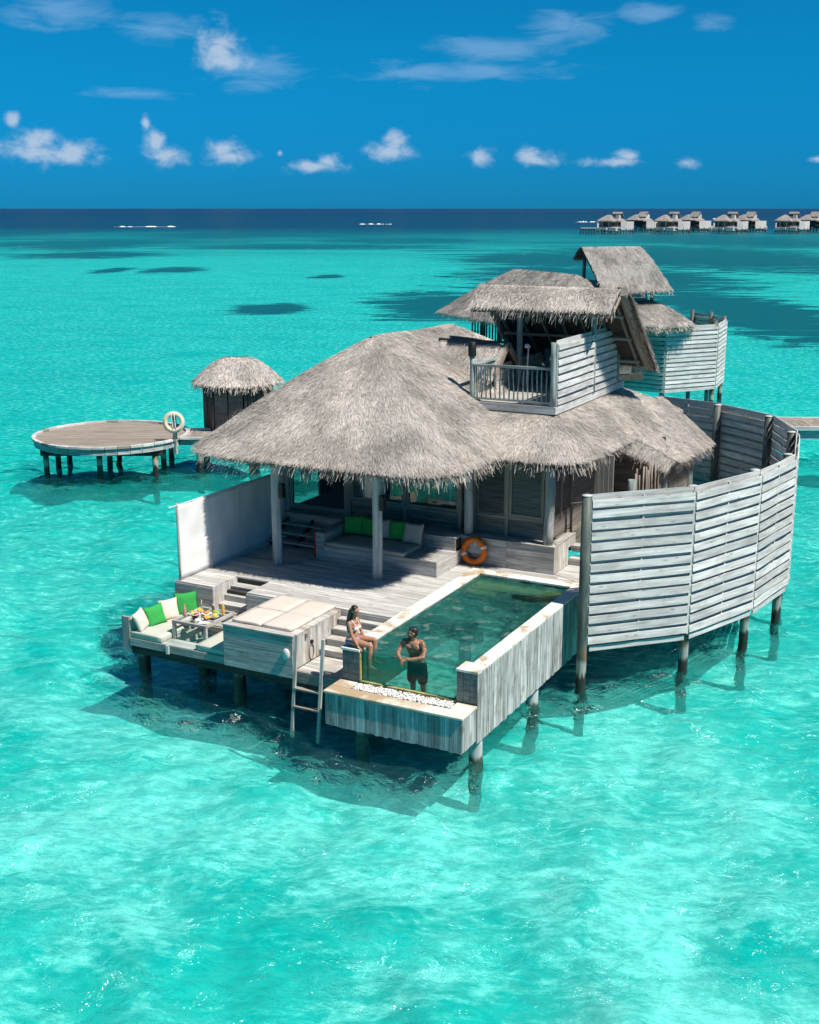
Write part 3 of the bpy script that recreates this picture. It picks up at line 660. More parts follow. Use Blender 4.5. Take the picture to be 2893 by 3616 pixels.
def villa_body():
    # posts of the veranda and the corners of the house
    for x, y, z0 in ((-7.61, 4.55, DECK), (-4.75, 4.6, DECK)):
        pole('veranda_post', 'wood_post', villa, (x, y, z0), (x-.0, y, 5.25), .125, .115, seg=16, rings=9, wob=.012)
    for x, y in ((-3.48, 7.12), (-1.3, 7.12), (-9.0, 7.12)):
        pole('veranda_post', 'wood_post', villa, (x, y, FLOOR), (x, y, 4.9), .125, .115, seg=16, rings=9, wob=.012)
    for x in (-7.61, -4.75): box('lamp_box', 'black_metal', villa, (x+.125, 4.49, 3.69), (x+.235, 4.64, 4.05))
    # timber plinth round the house, boards laid flat
    pl = part_empty('plinth', villa)
    for i in range(5):
        z0 = DECK+.004+i*.133
        for x0, x1 in ((-3.55, -2.35), (-2.346, -1.10)): box('board', 'wood_grey', pl, (x0, 6.93, z0), (x1, 6.96, z0+.129))
        box('board', 'wood_grey', pl, (-9.0, 6.93, z0), (-3.554, 6.96, z0+.129))
    for i in range(10): box('board', 'wood_pale', pl, (-1.095, 6.93+i*.1, DECK+.004), (-1.065, 6.93+i*.1+.096, 2.6))
    for i in range(5): box('board', 'wood_pale', pl, (-1.095, 7.93+i*.1, 2.38), (-1.065, 7.93+i*.1+.096, 2.66))
    for i in range(4): box('plinth_top_board', 'wood_grey', pl, (-9.0, 6.92+i*.13, 2.602), (-1.06, 6.92+i*.13+.126, 2.635))
    for i in range(2): box('plinth_top_board', 'wood_grey', pl, (-1.30+i*.12, 7.45, 2.603), (-1.30+i*.12+.115, 8.45, 2.636))
    box('plinth_core', 'wood_dark', pl, (-8.95, 6.97, 1.6), (-1.11, 7.9, 2.6))
    # floor and shell of the house
    box('house_floor', 'wood_brown', villa, (-9.2, 7.44, 2.45), (-1.4, 14.6, 2.6))
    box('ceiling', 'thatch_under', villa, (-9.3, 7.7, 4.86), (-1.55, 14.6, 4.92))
    # front wall: x bands at y 7.40
    Y0, Y1 = 7.40, 7.48
    w = part_empty('front_wall', villa)
    for i in range(3):
        z0 = 2.64+i*.15
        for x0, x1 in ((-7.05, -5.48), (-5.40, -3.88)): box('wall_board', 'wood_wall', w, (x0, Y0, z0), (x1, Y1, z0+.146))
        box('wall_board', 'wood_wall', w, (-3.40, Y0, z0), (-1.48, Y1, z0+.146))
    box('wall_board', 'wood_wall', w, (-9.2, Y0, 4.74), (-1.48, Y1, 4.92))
    for x in (-9.12, -7.13, -5.44, -3.84, -3.44, -2.54, -1.48): box('stud', 'wood_frame', w, (x-.045, Y0-.04, 2.637), (x+.045, Y1, 4.9))
    box('sill', 'wood_frame', w, (-7.08, Y0-.045, 3.02), (-3.89, Y0+.02, 3.085)); box('sill', 'wood_frame', w, (-3.39, Y0-.045, 3.09), (-1.53, Y0+.02, 3.15))
    # big sliding door on the left
    d = part_empty('sliding_door', villa, (-8.1, 7.4, 2.63))
    for x in (-9.0, -7.24): box('door_frame', 'wood_frame', d, (x-.06, Y0-.03, 2.64), (x+.06, Y0+.04, 4.74))
    box('door_frame', 'wood_frame', d, (-8.94, Y0-.028, 2.64), (-7.30, Y0+.04, 2.78)); box('door_frame', 'wood_frame', d, (-8.94, Y0-.028, 4.62), (-7.30, Y0+.04, 4.74))
    box('pane', 'glass_dark', d, (-8.94, Y0, 2.78), (-7.30, Y0+.015, 4.62))
    for x0, x1 in ((-7.08, -5.49), (-5.39, -3.89)):
        q = part_empty('window', villa, ((x0+x1)/2, Y0, 3.9))
        for a in (x0, x1-.06): box('window_frame', 'wood_frame', q, (a, Y0-.02, 3.09), (a+.06, Y0+.05, 4.74))
        box('window_frame', 'wood_frame', q, (x0+.06, Y0-.018, 3.09), (x1-.06, Y0+.05, 3.16)); box('window_frame', 'wood_frame', q, (x0+.06, Y0-.018, 4.66), (x1-.06, Y0+.05, 4.74))
        box('pane', 'glass', q, (x0+.06, Y0+.01, 3.16), (x1-.06, Y0+.022, 4.66))
    for x0, x1, fm in ((-3.36, -2.6, 0), (-2.48, -1.54, 1)):
        q = part_empty('louvre_shutter', villa, ((x0+x1)/2, Y0, 3.9)); fr = .075 if fm else .03
        for a in (x0, x1-fr): box('shutter_frame', 'wood_frame', q, (a, Y0-.035*fm-.01, 3.155), (a+fr, Y0+.04, 4.74))
        box('shutter_frame', 'wood_frame', q, (x0+fr, Y0-.035*fm-.008, 3.155), (x1-fr, Y0+.04, 3.155+fr)); box('shutter_frame', 'wood_frame', q, (x0+fr, Y0-.03*fm-.008, 4.74-fr), (x1-fr, Y0+.04, 4.74))
        n = 32; v = []; f = []
        for k in range(n):
            z = 3.17+fr+(1.5-fr)*k/n
            b = len(v); v += [(x0+fr, Y0-.012, z), (x1-fr, Y0-.012, z), (x1-fr, Y0+.03, z+.04), (x0+fr, Y0+.03, z+.04), (x0+fr, Y0-.012, z+.012), (x1-fr, Y0-.012, z+.012), (x1-fr, Y0+.03, z+.052), (x0+fr, Y0+.03, z+.052)]
            f += [tuple(b+i for i in c) for c in BOXF]
        mesh_obj('louvre_slats', v, f, 'wood_wall' if not fm else 'wood_frame', q)
        box('shutter_back', 'wood_dark', q, (x0+.02, Y0+.045, 3.16), (x1-.02, Y0+.06, 4.73))
    # side wall towards the bathroom court (x = -1.4)
    sw = part_empty('side_wall', villa)
    for i in range(18):
        z0 = 2.64+i*.14
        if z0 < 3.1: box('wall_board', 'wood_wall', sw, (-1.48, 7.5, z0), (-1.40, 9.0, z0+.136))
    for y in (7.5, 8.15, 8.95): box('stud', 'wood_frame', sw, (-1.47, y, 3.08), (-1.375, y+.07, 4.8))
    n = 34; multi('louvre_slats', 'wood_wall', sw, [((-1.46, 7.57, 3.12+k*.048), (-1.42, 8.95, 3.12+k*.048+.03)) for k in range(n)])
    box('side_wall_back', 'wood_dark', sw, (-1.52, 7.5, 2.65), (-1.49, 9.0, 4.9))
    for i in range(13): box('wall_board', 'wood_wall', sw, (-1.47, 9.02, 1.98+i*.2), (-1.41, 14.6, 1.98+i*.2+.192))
    for i in range(13): box('court_board', 'wood_wall', villa, (-1.38, 12.42, 1.98+i*.2), (.05, 12.46, 1.98+i*.2+.192)); box('court_board', 'wood_wall', villa, (.06, 12.5, 1.98+i*.18), (.10, 15.3, 1.98+i*.18+.172)) if i < 12 else None
    # left wall with an opening, back wall with windows, so the lagoon shows through
    lw = part_empty('left_wall', villa)
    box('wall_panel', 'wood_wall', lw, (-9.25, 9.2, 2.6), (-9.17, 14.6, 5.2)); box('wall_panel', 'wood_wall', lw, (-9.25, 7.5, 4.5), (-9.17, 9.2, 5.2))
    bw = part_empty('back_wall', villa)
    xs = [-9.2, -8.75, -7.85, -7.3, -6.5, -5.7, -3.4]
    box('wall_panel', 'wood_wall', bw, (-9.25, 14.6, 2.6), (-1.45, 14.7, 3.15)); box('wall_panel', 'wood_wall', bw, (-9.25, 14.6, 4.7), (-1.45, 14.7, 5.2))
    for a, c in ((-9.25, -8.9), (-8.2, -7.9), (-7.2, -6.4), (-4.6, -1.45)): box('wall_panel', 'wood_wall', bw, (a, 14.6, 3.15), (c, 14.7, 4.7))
    for x in (-8.55, -5.5): box('mullion', 'wood_frame', bw, (x-.03, 14.6, 3.15), (x+.03, 14.66, 4.7))
    for s in (1, -1): beam('brace', 'wood_frame', bw, (-7.9, 14.58, 3.93-.7*s), (-7.2, 14.58, 3.93+.7*s), .04, .04)
    # under-floor beams and piles
    for y in (2.9, 5.2, 7.6, 11, 14): box('floor_beam', 'wood_dark', villa, (-8.9, y-.1, 1.45), (-1.2, y+.1, 1.70))
    for y in (2.9, 5.2, 7.6, 11, 14):
        for x in (-8.6, -6.2, -3.9, -1.6):
            pile(villa, x, y, 1.5)
villa_body()
# things inside, seen through the glass
tag(box('window_bench', 'white_cloth', None, (-7.0, 7.75, FLOOR), (-4.0, 8.6, 3.05)), 'pale upholstered bench inside behind the veranda window', 'bench')
pillow('pillow', 'fabric_green', None, (-5.95, 8.1, 3.32), .62, .55, .2, (0, -1, .35), .1, 'big green pillow seen through the villa window glass')
pillow('pillow', 'fabric_lime', None, (-5.62, 7.95, 3.28), .55, .48, .2, (.15, -1, .4), -.2, 'yellow-green pillow leaning inside the villa window')
pillow('pillow', 'fabric_green', None, (-5.15, 8.2, 3.32), .5, .5, .2, (0, -1, .3), .0, 'green pillow on indoor bench beside window mullion')
def curtain():
    v = []; f = []; n = 40
    for i in range(n+1):
        x = -7.0+.78*i/n; y = 7.72+.035*math.sin(i*1.3)
        for z in (3.1, 4.15-.3*(i/n)**2, 4.2-.3*(i/n)**2): v.append((x, y, z))
    for i in range(n):
        for k in range(2): f.append((i*3+k, (i+1)*3+k, (i+1)*3+k+1, i*3+k+1))
    o = mesh_obj('bed_throw', v, f, 'white_cloth', None, smooth_=True); m = o.modifiers.new('s', 'SOLIDIFY'); m.thickness = .015
    tag(o, 'white cloth hanging indoors behind the veranda window', 'cloth')
curtain()
lamp = thing('table_lamp', 'pale slim table lamp standing indoors behind the wide window', 'lamp', (-4.5, 8.2, 3.05))
lathe('lamp_base', 'white_band', lamp, [(.0, 0), (.07, 0), (.07, .02), (.03, .04), (.03, .45), (0, .46)], (-4.5, 8.2, 3.05)); lathe('lamp_shade', 'white_cloth', lamp, [(.12, .45), (.08, .7), (.07, .7)], (-4.5, 8.2, 3.05))
# ------------------------------------------------------------------ sun deck
deck = thing('sun_deck', 'weathered grey plank sun deck in front of the villa with stepped edges', 'deck', (-6, 4.5, 0))
def build_deck():
    pw, th = .138, .035
    def plank(x0, x1, y0, y1, z=DECK, mat='wood_deck'): box('plank', mat, deck, (x0, y0, z-th), (x1, y1, z), 0)
    y = 2.27; k = 0
    while y < 6.9:
        y1 = min(y+pw-.006, 6.92)
        segs = [(-9.05, -3.0)]
        if y1 < 3.24: segs = [(-9.05, -7.95), (-6.97, -3.0)]
        for a, b in segs:
            cuts = [a]+[c for c in ((-7.1, -5.0) if k % 2 else (-6.1, -3.9)) if a+.4 < c < b-.4]+[b]
            for p, q in zip(cuts, cuts[1:]):
                if q == -3.0 and y1 > 6.38: q = -.9
                plank(p+.002, q-.002, y, y1)
        y += pw; k += 1
    # strip behind and beside the pool, to the bathroom steps
    for i in range(11):
        plank(-1.06, .62, 6.94+i*pw, 6.94+i*pw+pw-.006)
    for i in range(4): plank(-.896, .62, 6.38+i*pw, 6.38+i*pw+pw-.006) if i < 4 else None
    box('deck_bed', 'wood_dark', deck, (-9.0, 3.26, 1.70), (-3.02, 6.9, DECK-th-.004)); box('deck_bed', 'wood_dark', deck, (-6.95, 2.30, 1.701), (-3.02, 3.255, DECK-th-.004)); box('deck_bed', 'wood_dark', deck, (-9.0, 2.30, 1.702), (-7.97, 3.255, DECK-th-.004))
    box('deck_bed', 'wood_dark', deck, (-3.01, 6.36, 1.69), (.60, 8.3, DECK-th-.005))
    # front faces: horizontal boards left and centre, edge boards
    for i in range(5):
        z1 = DECK-.04-i*.15
        box('riser_board', 'wood_grey', deck, (-9.05, 2.245, z1-.146), (-7.96, 2.268, z1))
        box('riser_board', 'wood_grey', deck, (-6.97, 2.245, z1-.146), (-6.22, 2.268, z1))
        if i < 1: box('riser_board', 'wood_grey', deck, (-4.38, 2.245, z1-.146), (-3.02, 2.268, z1))
    for i in range(10): box('riser_board', 'wood_pale', deck, (-7.958, 2.25+i*.1, 1.15), (-7.935, 2.25+i*.1+.096, DECK-.04)); box('riser_board', 'wood_pale', deck, (-6.99, 2.25+i*.1, 1.15), (-6.97, 2.25+i*.1+.096, DECK-.04))
    for i in range(3): z1 = DECK-.04-i*.2; box('riser_board', 'wood_grey', deck, (-9.075, 2.25, z1-.196), (-9.052, 6.9, z1))
    # steps down to the lounge
    for i, (y0, z) in enumerate(((2.96, 1.77), (2.68, 1.62), (2.44, 1.47), (2.20, 1.30))):
        box('tread', 'wood_deck', deck, (-7.93, y0, z-.035), (-6.99, y0+.31, z)); box('step_riser', 'wood_grey', deck, (-7.93, y0+.02, z-.17), (-6.99, y0+.04, z-.036))
    # steps down to the bathing platform
    for i, (y0, z) in enumerate(((2.06, 1.775), (1.80, 1.62), (1.54, 1.465), (1.28, 1.31))):
        box('tread', 'wood_pale', deck, (-4.36, y0, z-.035), (-3.02, y0+.28, z)); box('step_riser', 'wood_grey', deck, (-4.36, y0+.02, z-.155), (-3.02, y0+.04, z-.036))
    for i in range(7): box('platform_plank', 'wood_pale', deck, (-4.36, .30+i*.14, PLAT-.035), (-3.02, .30+i*.14+.135, PLAT))
    box('platform_edge', 'wood_grey', deck, (-4.36, .27, PLAT-.26), (-3.02, .298, PLAT-.01)); box('platform_beam', 'wood_dark', deck, (-4.36, .32, .78), (-3.02, 2.2, 1.10))
    # steps up to the sliding door, open risers
    for i, (y0, z) in enumerate(((5.98, 2.08), (6.28, 2.25), (6.58, 2.42))):
        for j in range(2): box('tread', 'wood_grey', deck, (-8.85, y0+j*.15, z-.04), (-7.02, y0+j*.15+.14, z))
    for x in (-8.8, -8.0, -7.2): beam('stringer', 'wood_dark', deck, (x, 6.0, 1.96), (x, 6.9, 2.46), .05, .14)
    # steps up to the bathroom court
    for y0, z in ((7.93, 2.10), (8.17, 2.38)):
        box('tread', 'wood_grey', deck, (-1.06, y0, z-.05), (.2, y0+.3, z)); box('step_riser', 'wood_grey', deck, (-1.06, y0+.02, z-.16), (.2, y0+.04, z-.052))
    for x, y in ((-9.3, 1.25), (-6.5, 1.2), (-8.0, 1.9), (-3.3, 1.9)): pile(deck, x, y, .85, .15)
build_deck()
# canvas screen on the left
scr = thing('canvas_screen', 'off-white canvas wind screen stretched along the side of the sun deck', 'screen', (-8.95, 4.2, DECK))
def canvas():
    v = []; f = []; n, m = 40, 14
    for i in range(n+1):
        y = 2.36+(7.0-2.36)*i/n
        for j in range(m+1):
            z = DECK+.02+(3.80-DECK)*j/m-.03*math.sin(math.pi*i/n)*(j == m)
            v.append((-8.95+.018*math.sin(i*.9)*math.sin(j*.5)+.02*mnoise.noise(Vector((i*.25, j*.35, 1))), y, z))
    for i in range(n):
        for j in range(m): f.append((i*(m+1)+j, (i+1)*(m+1)+j, (i+1)*(m+1)+j+1, i*(m+1)+j+1))
    o = mesh_obj('canvas', v, f, 'canvas', scr, smooth_=True); o.modifiers.new('t', 'SOLIDIFY').thickness = .012
    pole('screen_post', 'wood_grey', scr, (-8.97, 2.34, DECK), (-8.97, 2.34, 3.86), .03); pole('screen_post', 'wood_grey', scr, (-8.99, 7.0, DECK), (-8.99, 7.0, 3.86), .03)
    pole('top_rope', 'rope_white', scr, (-8.95, 2.0, 3.81), (-8.95, 7.0, 3.80), .012)
    for i in range(1, 4): box('seam', 'canvas', scr, (-8.938, 2.36+i*1.2, DECK+.03), (-8.930, 2.39+i*1.2, 3.76))
canvas()
# ------------------------------------------------------------------ built-in veranda sofa
sofa = thing('veranda_sofa', 'low built-in timber sofa clad in horizontal boards under the thatched veranda', 'sofa', (-5.2, 6.1, DECK))
def build_sofa():
    for i in range(3):
        z = DECK+.004+i*.125
        box('front_board', 'wood_grey', sofa, (-6.72, 5.38, z), (-3.53, 5.405, z+.121)); box('side_board', 'wood_grey', sofa, (-3.553, 5.408, z), (-3.53, 6.9, z+.121))
    for i in range(6):
        z = DECK+.004+i*.117; box('arm_board', 'wood_grey', sofa, (-6.98, 5.38, z), (-6.724, 5.405, z+.113)); box('arm_board', 'wood_grey', sofa, (-7.0, 5.41, z), (-6.98, 6.9, z+.113)); 
        if i > 2: box('arm_board', 'wood_grey', sofa, (-6.745, 5.41, z), (-6.722, 6.5, z+.113)); box('back_board', 'wood_grey', sofa, (-6.72, 6.50, z), (-3.55, 6.525, z+.113))
    box('arm_top', 'wood_grey', sofa, (-7.005, 5.375, 2.636), (-6.718, 6.9, 2.66)); 
    for i in range(3): box('back_top_board', 'wood_grey', sofa, (-6.715, 6.49+i*.14, 2.638), (-3.53, 6.49+i*.14+.136, 2.662))
    for i in range(8): box('seat_board', 'wood_grey', sofa, (-6.72, 5.376+i*.14, 2.30), (-3.528, 5.376+i*.14+.136, 2.325))
    box('sofa_core', 'wood_dark', sofa, (-6.7, 5.41, DECK+.005), (-3.56, 6.85, 2.295)); box('back_core', 'wood_dark', sofa, (-6.7, 6.53, 2.33), (-3.58, 6.88, 2.63))
build_sofa()
tag(rbox('seat_cushion', 'cushion_taupe', None, (-6.70, 5.36, 2.327), (-4.42, 6.48, 2.45), .04, .01), 'long taupe seat mattress on the built-in veranda sofa', 'cushion')
pillow('pillow', 'fabric_green', None, (-6.40, 6.33, 2.70), .60, .52, .2, (.05, -1, .28), .04, 'green pillow next to the arm of the veranda sofa')
pillow('pillow', 'fabric_green', None, (-5.93, 6.36, 2.70), .52, .52, .2, (0, -1, .28), -.04, 'green pillow between another green pillow and a tan one on veranda sofa')
pillow('pillow', 'cushion_taupe', None, (-5.52, 6.26, 2.71), .5, .52, .2, (.1, -1, .3), .12, 'tan pillow half hidden behind the veranda post')
pillow('pillow', 'fabric_green', None, (-5.08, 6.34, 2.71), .55, .54, .2, (0, -1, .28), .03, 'green pillow between two tan pillows on veranda sofa')
pillow('pillow', 'cushion_taupe', None, (-4.62, 6.25, 2.71), .56, .56, .2, (.05, -1, .3), -.03, 'tan pillow at the open end of the veranda sofa')
tag(rbox('bolster', 'cushion_taupe', None, (-6.35, 6.55, 2.664), (-5.65, 6.72, 2.80), .06, .01), 'tan bolster lying on the back of veranda sofa', 'bolster')
ext = thing('rescue_tube', 'red rescue tube standing upright beside the veranda sofa arm', 'rescue tube', (-7.12, 5.62, DECK))
pole('float_body', 'red_paint', ext, (-7.12, 5.62, DECK+.01), (-7.12, 5.62, 2.58), .06, .06); pole('strap', 'black_metal', ext, (-7.12, 5.62, 2.22), (-7.12, 5.62, 2.25), .064)
def life_ring(label, c, face, R, r, mat, band, ang):
    t = thing('life_ring', label, 'life ring', c)
    z = Vector(face).normalized(); x = Vector((0, 0, 1)).cross(z).normalized(); y = z.cross(x)
    M = Matrix((x, y, z)).transposed().to_4x4(); M.translation = Vector(c)
    torus('ring', mat, t, M, R, r, flat=.8)
    for a in ang: torus('band', band, t, M, R, r*1.025, a-.11, a+.11, seg=4, flat=.8)
    return t, M
life_ring('orange life ring with two white bands leaning on the timber plinth', (-3.18, 6.82, 2.30), (.0, -1, .12), .285, .082, 'orange_ring', 'white_band', (math.radians(22), math.radians(202)))
pole('ring_peg', 'wood_post', None, (-3.14, 6.93, 2.50), (-3.14, 6.78, 2.50), .055); tag(bpy.context.scene.objects['ring_peg'], 'round wooden peg on the plinth that holds the orange life ring', 'peg')
rp = pole('rope', 'rope_white', None, (-.95, 7.7, 3.6), (-.30, 7.05, 3.85), .010); tag(rp, 'thin white rope tied between side wall louvres and a post', 'rope')
def rope2():
    pts = [Vector((-.30, 7.05, 3.85)).lerp(Vector((.10, 6.6, 2.75)), i/12)+Vector((.0, 0, -.10*math.sin(math.pi*i/12))) for i in range(13)]
    v = []; f = []
    for p in pts:
        for k in range(6): a = k*math.pi/3; v.append(p+Vector((.011*math.cos(a), .011*math.sin(a), 0)))
    for i in range(12):
        for k in range(6): f.append((i*6+k, i*6+(k+1) % 6, (i+1)*6+(k+1) % 6, (i+1)*6+k))
    tag(mesh_obj('rope', v, f, 'rope_white'), 'white rope hanging down from a post to the fence', 'rope')
rope2()

# ------------------------------------------------------------------ pool
pool = thing('plunge_pool', 'raised plunge pool with pale stone coping, plank cladding and a glass front wall', 'pool', (-1.5, 3.2, .5))
WL = 1.925
def pool_water_mat():
    m, nt, b = newmat('pool_water'); nt.nodes.remove(b); out = nt.nodes['Material Output']
    ge = mk(nt, 'ShaderNodeNewGeometry'); P = ge.outputs['Position']
    w = nz(nt, mapv(nt, P, (5.5, 5, 5)), 1, 4, .65, .8)
    bp = mk(nt, 'ShaderNodeBump', i_Strength=1, i_Distance=.30); nt.links.new(w.outputs[0], bp.inputs['Height'])
    tr = mk(nt, 'ShaderNodeBsdfTransparent'); tr.inputs[0].default_value = (.62, .97, .94, 1)
    df = mk(nt, 'ShaderNodeBsdfDiffuse'); df.inputs[0].default_value = (.05, .42, .37, 1); lk(nt, bp, 0, df, 'Normal')
    gl = mk(nt, 'ShaderNodeBsdfGlossy'); gl.inputs['Roughness'].default_value = .03; lk(nt, bp, 0, gl, 'Normal')
    m1 = mk(nt, 'ShaderNodeMixShader'); m1.inputs[0].default_value = .30; lk(nt, tr, 0, m1, 1); lk(nt, df, 0, m1, 2)
    rf = mk(nt, 'ShaderNodeBsdfRefraction', i_IOR=1.33, i_Roughness=0.0); rf.inputs[0].default_value = (.62, .97, .94, 1); lk(nt, bp, 0, rf, 'Normal')
    m2 = mk(nt, 'ShaderNodeMixShader'); m2.inputs[0].default_value = .42; lk(nt, m1, 0, m2, 1); lk(nt, rf, 0, m2, 2)
    mx = mk(nt, 'ShaderNodeMixShader'); nt.links.new(schlick(nt, .03, 1.0, bp.outputs[0]), mx.inputs[0]); lk(nt, m2, 0, mx, 1); lk(nt, gl, 0, mx, 2); lk(nt, mx, 0, out, 0)
pool_water_mat()
def build_pool():
    # coping slabs
    def slab(x0, x1, y0, y1, z=COPE, t=.06): 
        o = box('coping_slab', 'stone_coping', pool, (x0+.002, y0+.002, z-t), (x1-.002, y1-.002, z+RNG.uniform(-.003, .003)))
        bv = o.modifiers.new('b', 'BEVEL'); bv.width = .012; bv.segments = 2
    n = 7
    for i in range(n):
        a, b = .46+(6.36-.46)*i/n, .46+(6.36-.46)*(i+1)/n
        slab(-3.0, -2.66, a, b)
        slab(-.29, .02, a, b)
    for i in range(3):
        a = -2.66+(2.37)*i/3; slab(a, a+2.37/3, 6.03, 6.36)
    slab(-3.07, -2.62, 0, .46, COPE); slab(-.46, .03, 0, .46, COPE)
    # shell
    box('pool_wall', 'tile_pool', pool, (-2.97, .46, .55), (-2.68, 6.33, COPE-.061)); box('pool_wall', 'tile_pool', pool, (-.27, .46, .55), (-.03, 6.33, COPE-.061)); box('pool_wall', 'tile_pool', pool, (-2.676, 6.05, .55), (-.274, 6.33, COPE-.061))
    for x0, x1 in ((-2.98, -2.63), (-.44, -.03)): box('pool_wall', 'tile_pool', pool, (x0, .03, .56), (x1, .457, COPE-.062))
    # floor of square tiles
    nx, ny = 6, 15
    for i in range(nx):
        for j in range(ny):
            x0, y0 = -2.66+2.37*i/nx, .12+5.9*j/ny
            box('floor_tile', 'tile_floor', pool, (x0+.004, y0+.004, .82), (x0+2.37/nx-.004, y0+5.9/ny-.004, .85), 0)
    box('pool_base', 'tile_pool', pool, (-2.67, .09, .56), (-.28, 6.04, .818))
    box('entry_ledge', 'tile_ledge', pool, (-2.676, 5.50, .86), (-.276, 6.048, 1.80)); box('entry_step', 'tile_ledge', pool, (-2.66, 5.22, 1.50), (-2.0, 5.497, 1.74)); box('entry_step', 'tile_pool', pool, (-2.66, 4.95, 1.36), (-2.0, 5.217, 1.62))
    # tiles on the front piers and the inner reveals
    for x0, x1 in ((-3.03, -2.63), (-.44, .0)):
        for j in range(5):
            for i in range(3):
                w = (x1-x0)/3; z = 1.335+j*.12
                box('pier_tile', 'tile_column', pool, (x0+i*w+.004, .012-RNG.uniform(0, .008), z+.004), (x0+(i+1)*w-.004, .03, z+.118), 0)
    for j in range(5): box('pier_tile', 'tile_ledge', pool, (-2.629, .03, 1.335+j*.12), (-2.62, .1, 1.335+j*.12+.116), 2); box('pier_tile', 'tile_ledge', pool, (-.45, .03, 1.335+j*.12), (-.441, .1, 1.335+j*.12+.116), 2)
    # glass front
    box('glass_front', 'glass_pool', pool, (-2.618, .075, 1.33), (-.452, .10, 1.955), 0)
    box('glass_channel', 'tile_ledge', pool, (-2.618, .02, 1.24), (-.452, .10, 1.325)); box('front_wall', 'tile_pool', pool, (-2.618, .0, .57), (-.452, .115, 1.238))
    # water
    gx, gy = np.meshgrid(np.linspace(-2.678, -.272, 90), np.linspace(.104, 6.048, 220), indexing='ij')
    gx = np.where(gy < .46, np.clip(gx, -2.625, -.445), gx); hz_ = waves(gx, gy, 1.0, 40, .16, .9, wind=.8, spread=2.0, k=.013)
    wt = gridmesh('water', np.stack([gx, gy, WL+np.clip(hz_, -.03, .03)], -1), False, 'pool_water'); wt.parent = pool; wt.matrix_local = WM[pool].inverted()
    # plank cladding: right side, front sides
    y = .0; k = 0
    while y < 6.32:
        w = RNG.choice([.09, .105, .12, .14]); y1 = min(y+w, 6.34); gap = .022 if k in (5, 6, 23, 33, 40) else .004
        z0 = .50+RNG.uniform(-.03, .015)
        box('cladding_plank', 'wood_clad', pool, (.0-.005*(k % 2), y+gap/2, z0), (.022-.005*(k % 3 == 0), y1-gap/2, COPE-.063), 2); y = y1; k += 1
    y = .47
    while y < 6.3: box('cladding_plank', 'wood_clad', pool, (-3.02, y, .6), (-3.0, y+.116, COPE-.063), 2); y += .12
    for x in (-.2, -2.8):
        for yy in (.42, 3.45): pile(pool, x, yy, .56, .14, 'column_white', 'column')
    for yy in (.4, 3.4, 6.0): box('beam', 'wood_dark', pool, (-2.9, yy-.1, .36), (-.1, yy+.1, .55))
build_pool()
plant = thing('pebble_trough', 'timber clad overflow trough with stone rim and white pebbles at the pool front', 'trough', (-1.5, -.35, .56))
def build_trough():
    z1 = 1.30
    def slab(x0, x1, y0, y1):
        o = box('rim_slab', 'stone_planter', plant, (x0+.002, y0+.002, z1-.05), (x1-.002, y1-.002, z1)); bv = o.modifiers.new('b', 'BEVEL'); bv.width = .01; bv.segments = 2
    for i in range(4):
        a = -3.08+3.10*i/4; slab(a, a+3.10/4, -.695, -.36)
    slab(-3.08, -2.66, -.36, -.005); slab(-.42, .02, -.36, -.005)
    box('trough_bed', 'tile_pool', plant, (-2.657, -.358, 1.1), (-.423, -.006, z1-.06))
    x = -3.05
    while x < -.02:
        w = RNG.choice([.085, .1, .12]); x1 = min(x+w, 0.0)
        box('cladding_plank', 'wood_clad', plant, (x+.002, -.665, .56+RNG.uniform(-.02, .01)), (x1-.002, -.645-RNG.uniform(-.004, .004), z1-.053), 2); x = x1
    for i in range(6): box('cladding_plank', 'wood_clad', plant, (-.022, -.64+i*.105, .56+RNG.uniform(-.02, .01)), (.0, -.64+i*.105+.101, z1-.053), 2); box('cladding_plank', 'wood_clad', plant, (-3.05, -.64+i*.105, .56), (-3.03, -.64+i*.105+.101, z1-.053), 2)
    box('trough_core', 'wood_dark', plant, (-3.02, -.64, .58), (-.03, -.015, 1.09))
    # pebbles: far too many to count
    N = 2200; v = []; f = []
    bm = bmesh.new(); bmesh.ops.create_icosphere(bm, subdivisions=1, radius=1); bv = [x.co.copy() for x in bm.verts]; bf = [tuple(q.index for q in p.verts) for p in bm.faces]; bm.free()
    for i in range(N):
        c = Vector((RNG.uniform(-2.62, -.46), RNG.uniform(-.335, -.03), z1-.045+RNG.uniform(0, .045)+.02*math.sin(i))); r = RNG.uniform(.012, .025); b = len(v)
        rot = Matrix.Rotation(RNG.uniform(0, 6.28), 3, 'Z') @ Matrix.Rotation(RNG.uniform(-.5, .5), 3, 'X')
        v += [c+rot @ Vector((q.x*r*1.3, q.y*r, q.z*r*.72)) for q in bv]; f += [tuple(b+k for k in q) for q in bf]
    mesh_obj('pebbles', v, f, 'pebble', plant, smooth_=True)['kind'] = 'stuff'
build_trough()

# ------------------------------------------------------------------ daybed box on the edge
day = thing('daybed_box', 'large timber box daybed of wide boards at the deck edge', 'daybed', (-5.28, 1.25, .96))
def build_daybed():
    for i in range(7):
        z = .965+i*.132; box('front_board', 'wood_grey', day, (-6.19, .24, z), (-4.40, .265, z+.128))
        box('side_board', 'wood_grey', day, (-6.20, .268, z), (-6.178, 2.24, z+.128))
    for i in range(18): box('side_plank', 'wood_pale', day, (-4.405, .268+i*.11, .965 if i < 1 else PLAT+.002), (-4.383, .268+i*.11+.106, 1.885), 2)
    for i in range(13): box('top_board', 'wood_pale', day, (-6.205, .225+i*.155, 1.893), (-4.375, .225+i*.155+.151, 1.925))
    box('corner_post', 'wood_grey', day, (-4.46, .266, .97), (-4.407, .32, 1.885)); box('core', 'wood_dark', day, (-6.15, .30, 1.0), (-4.47, 2.2, 1.88))
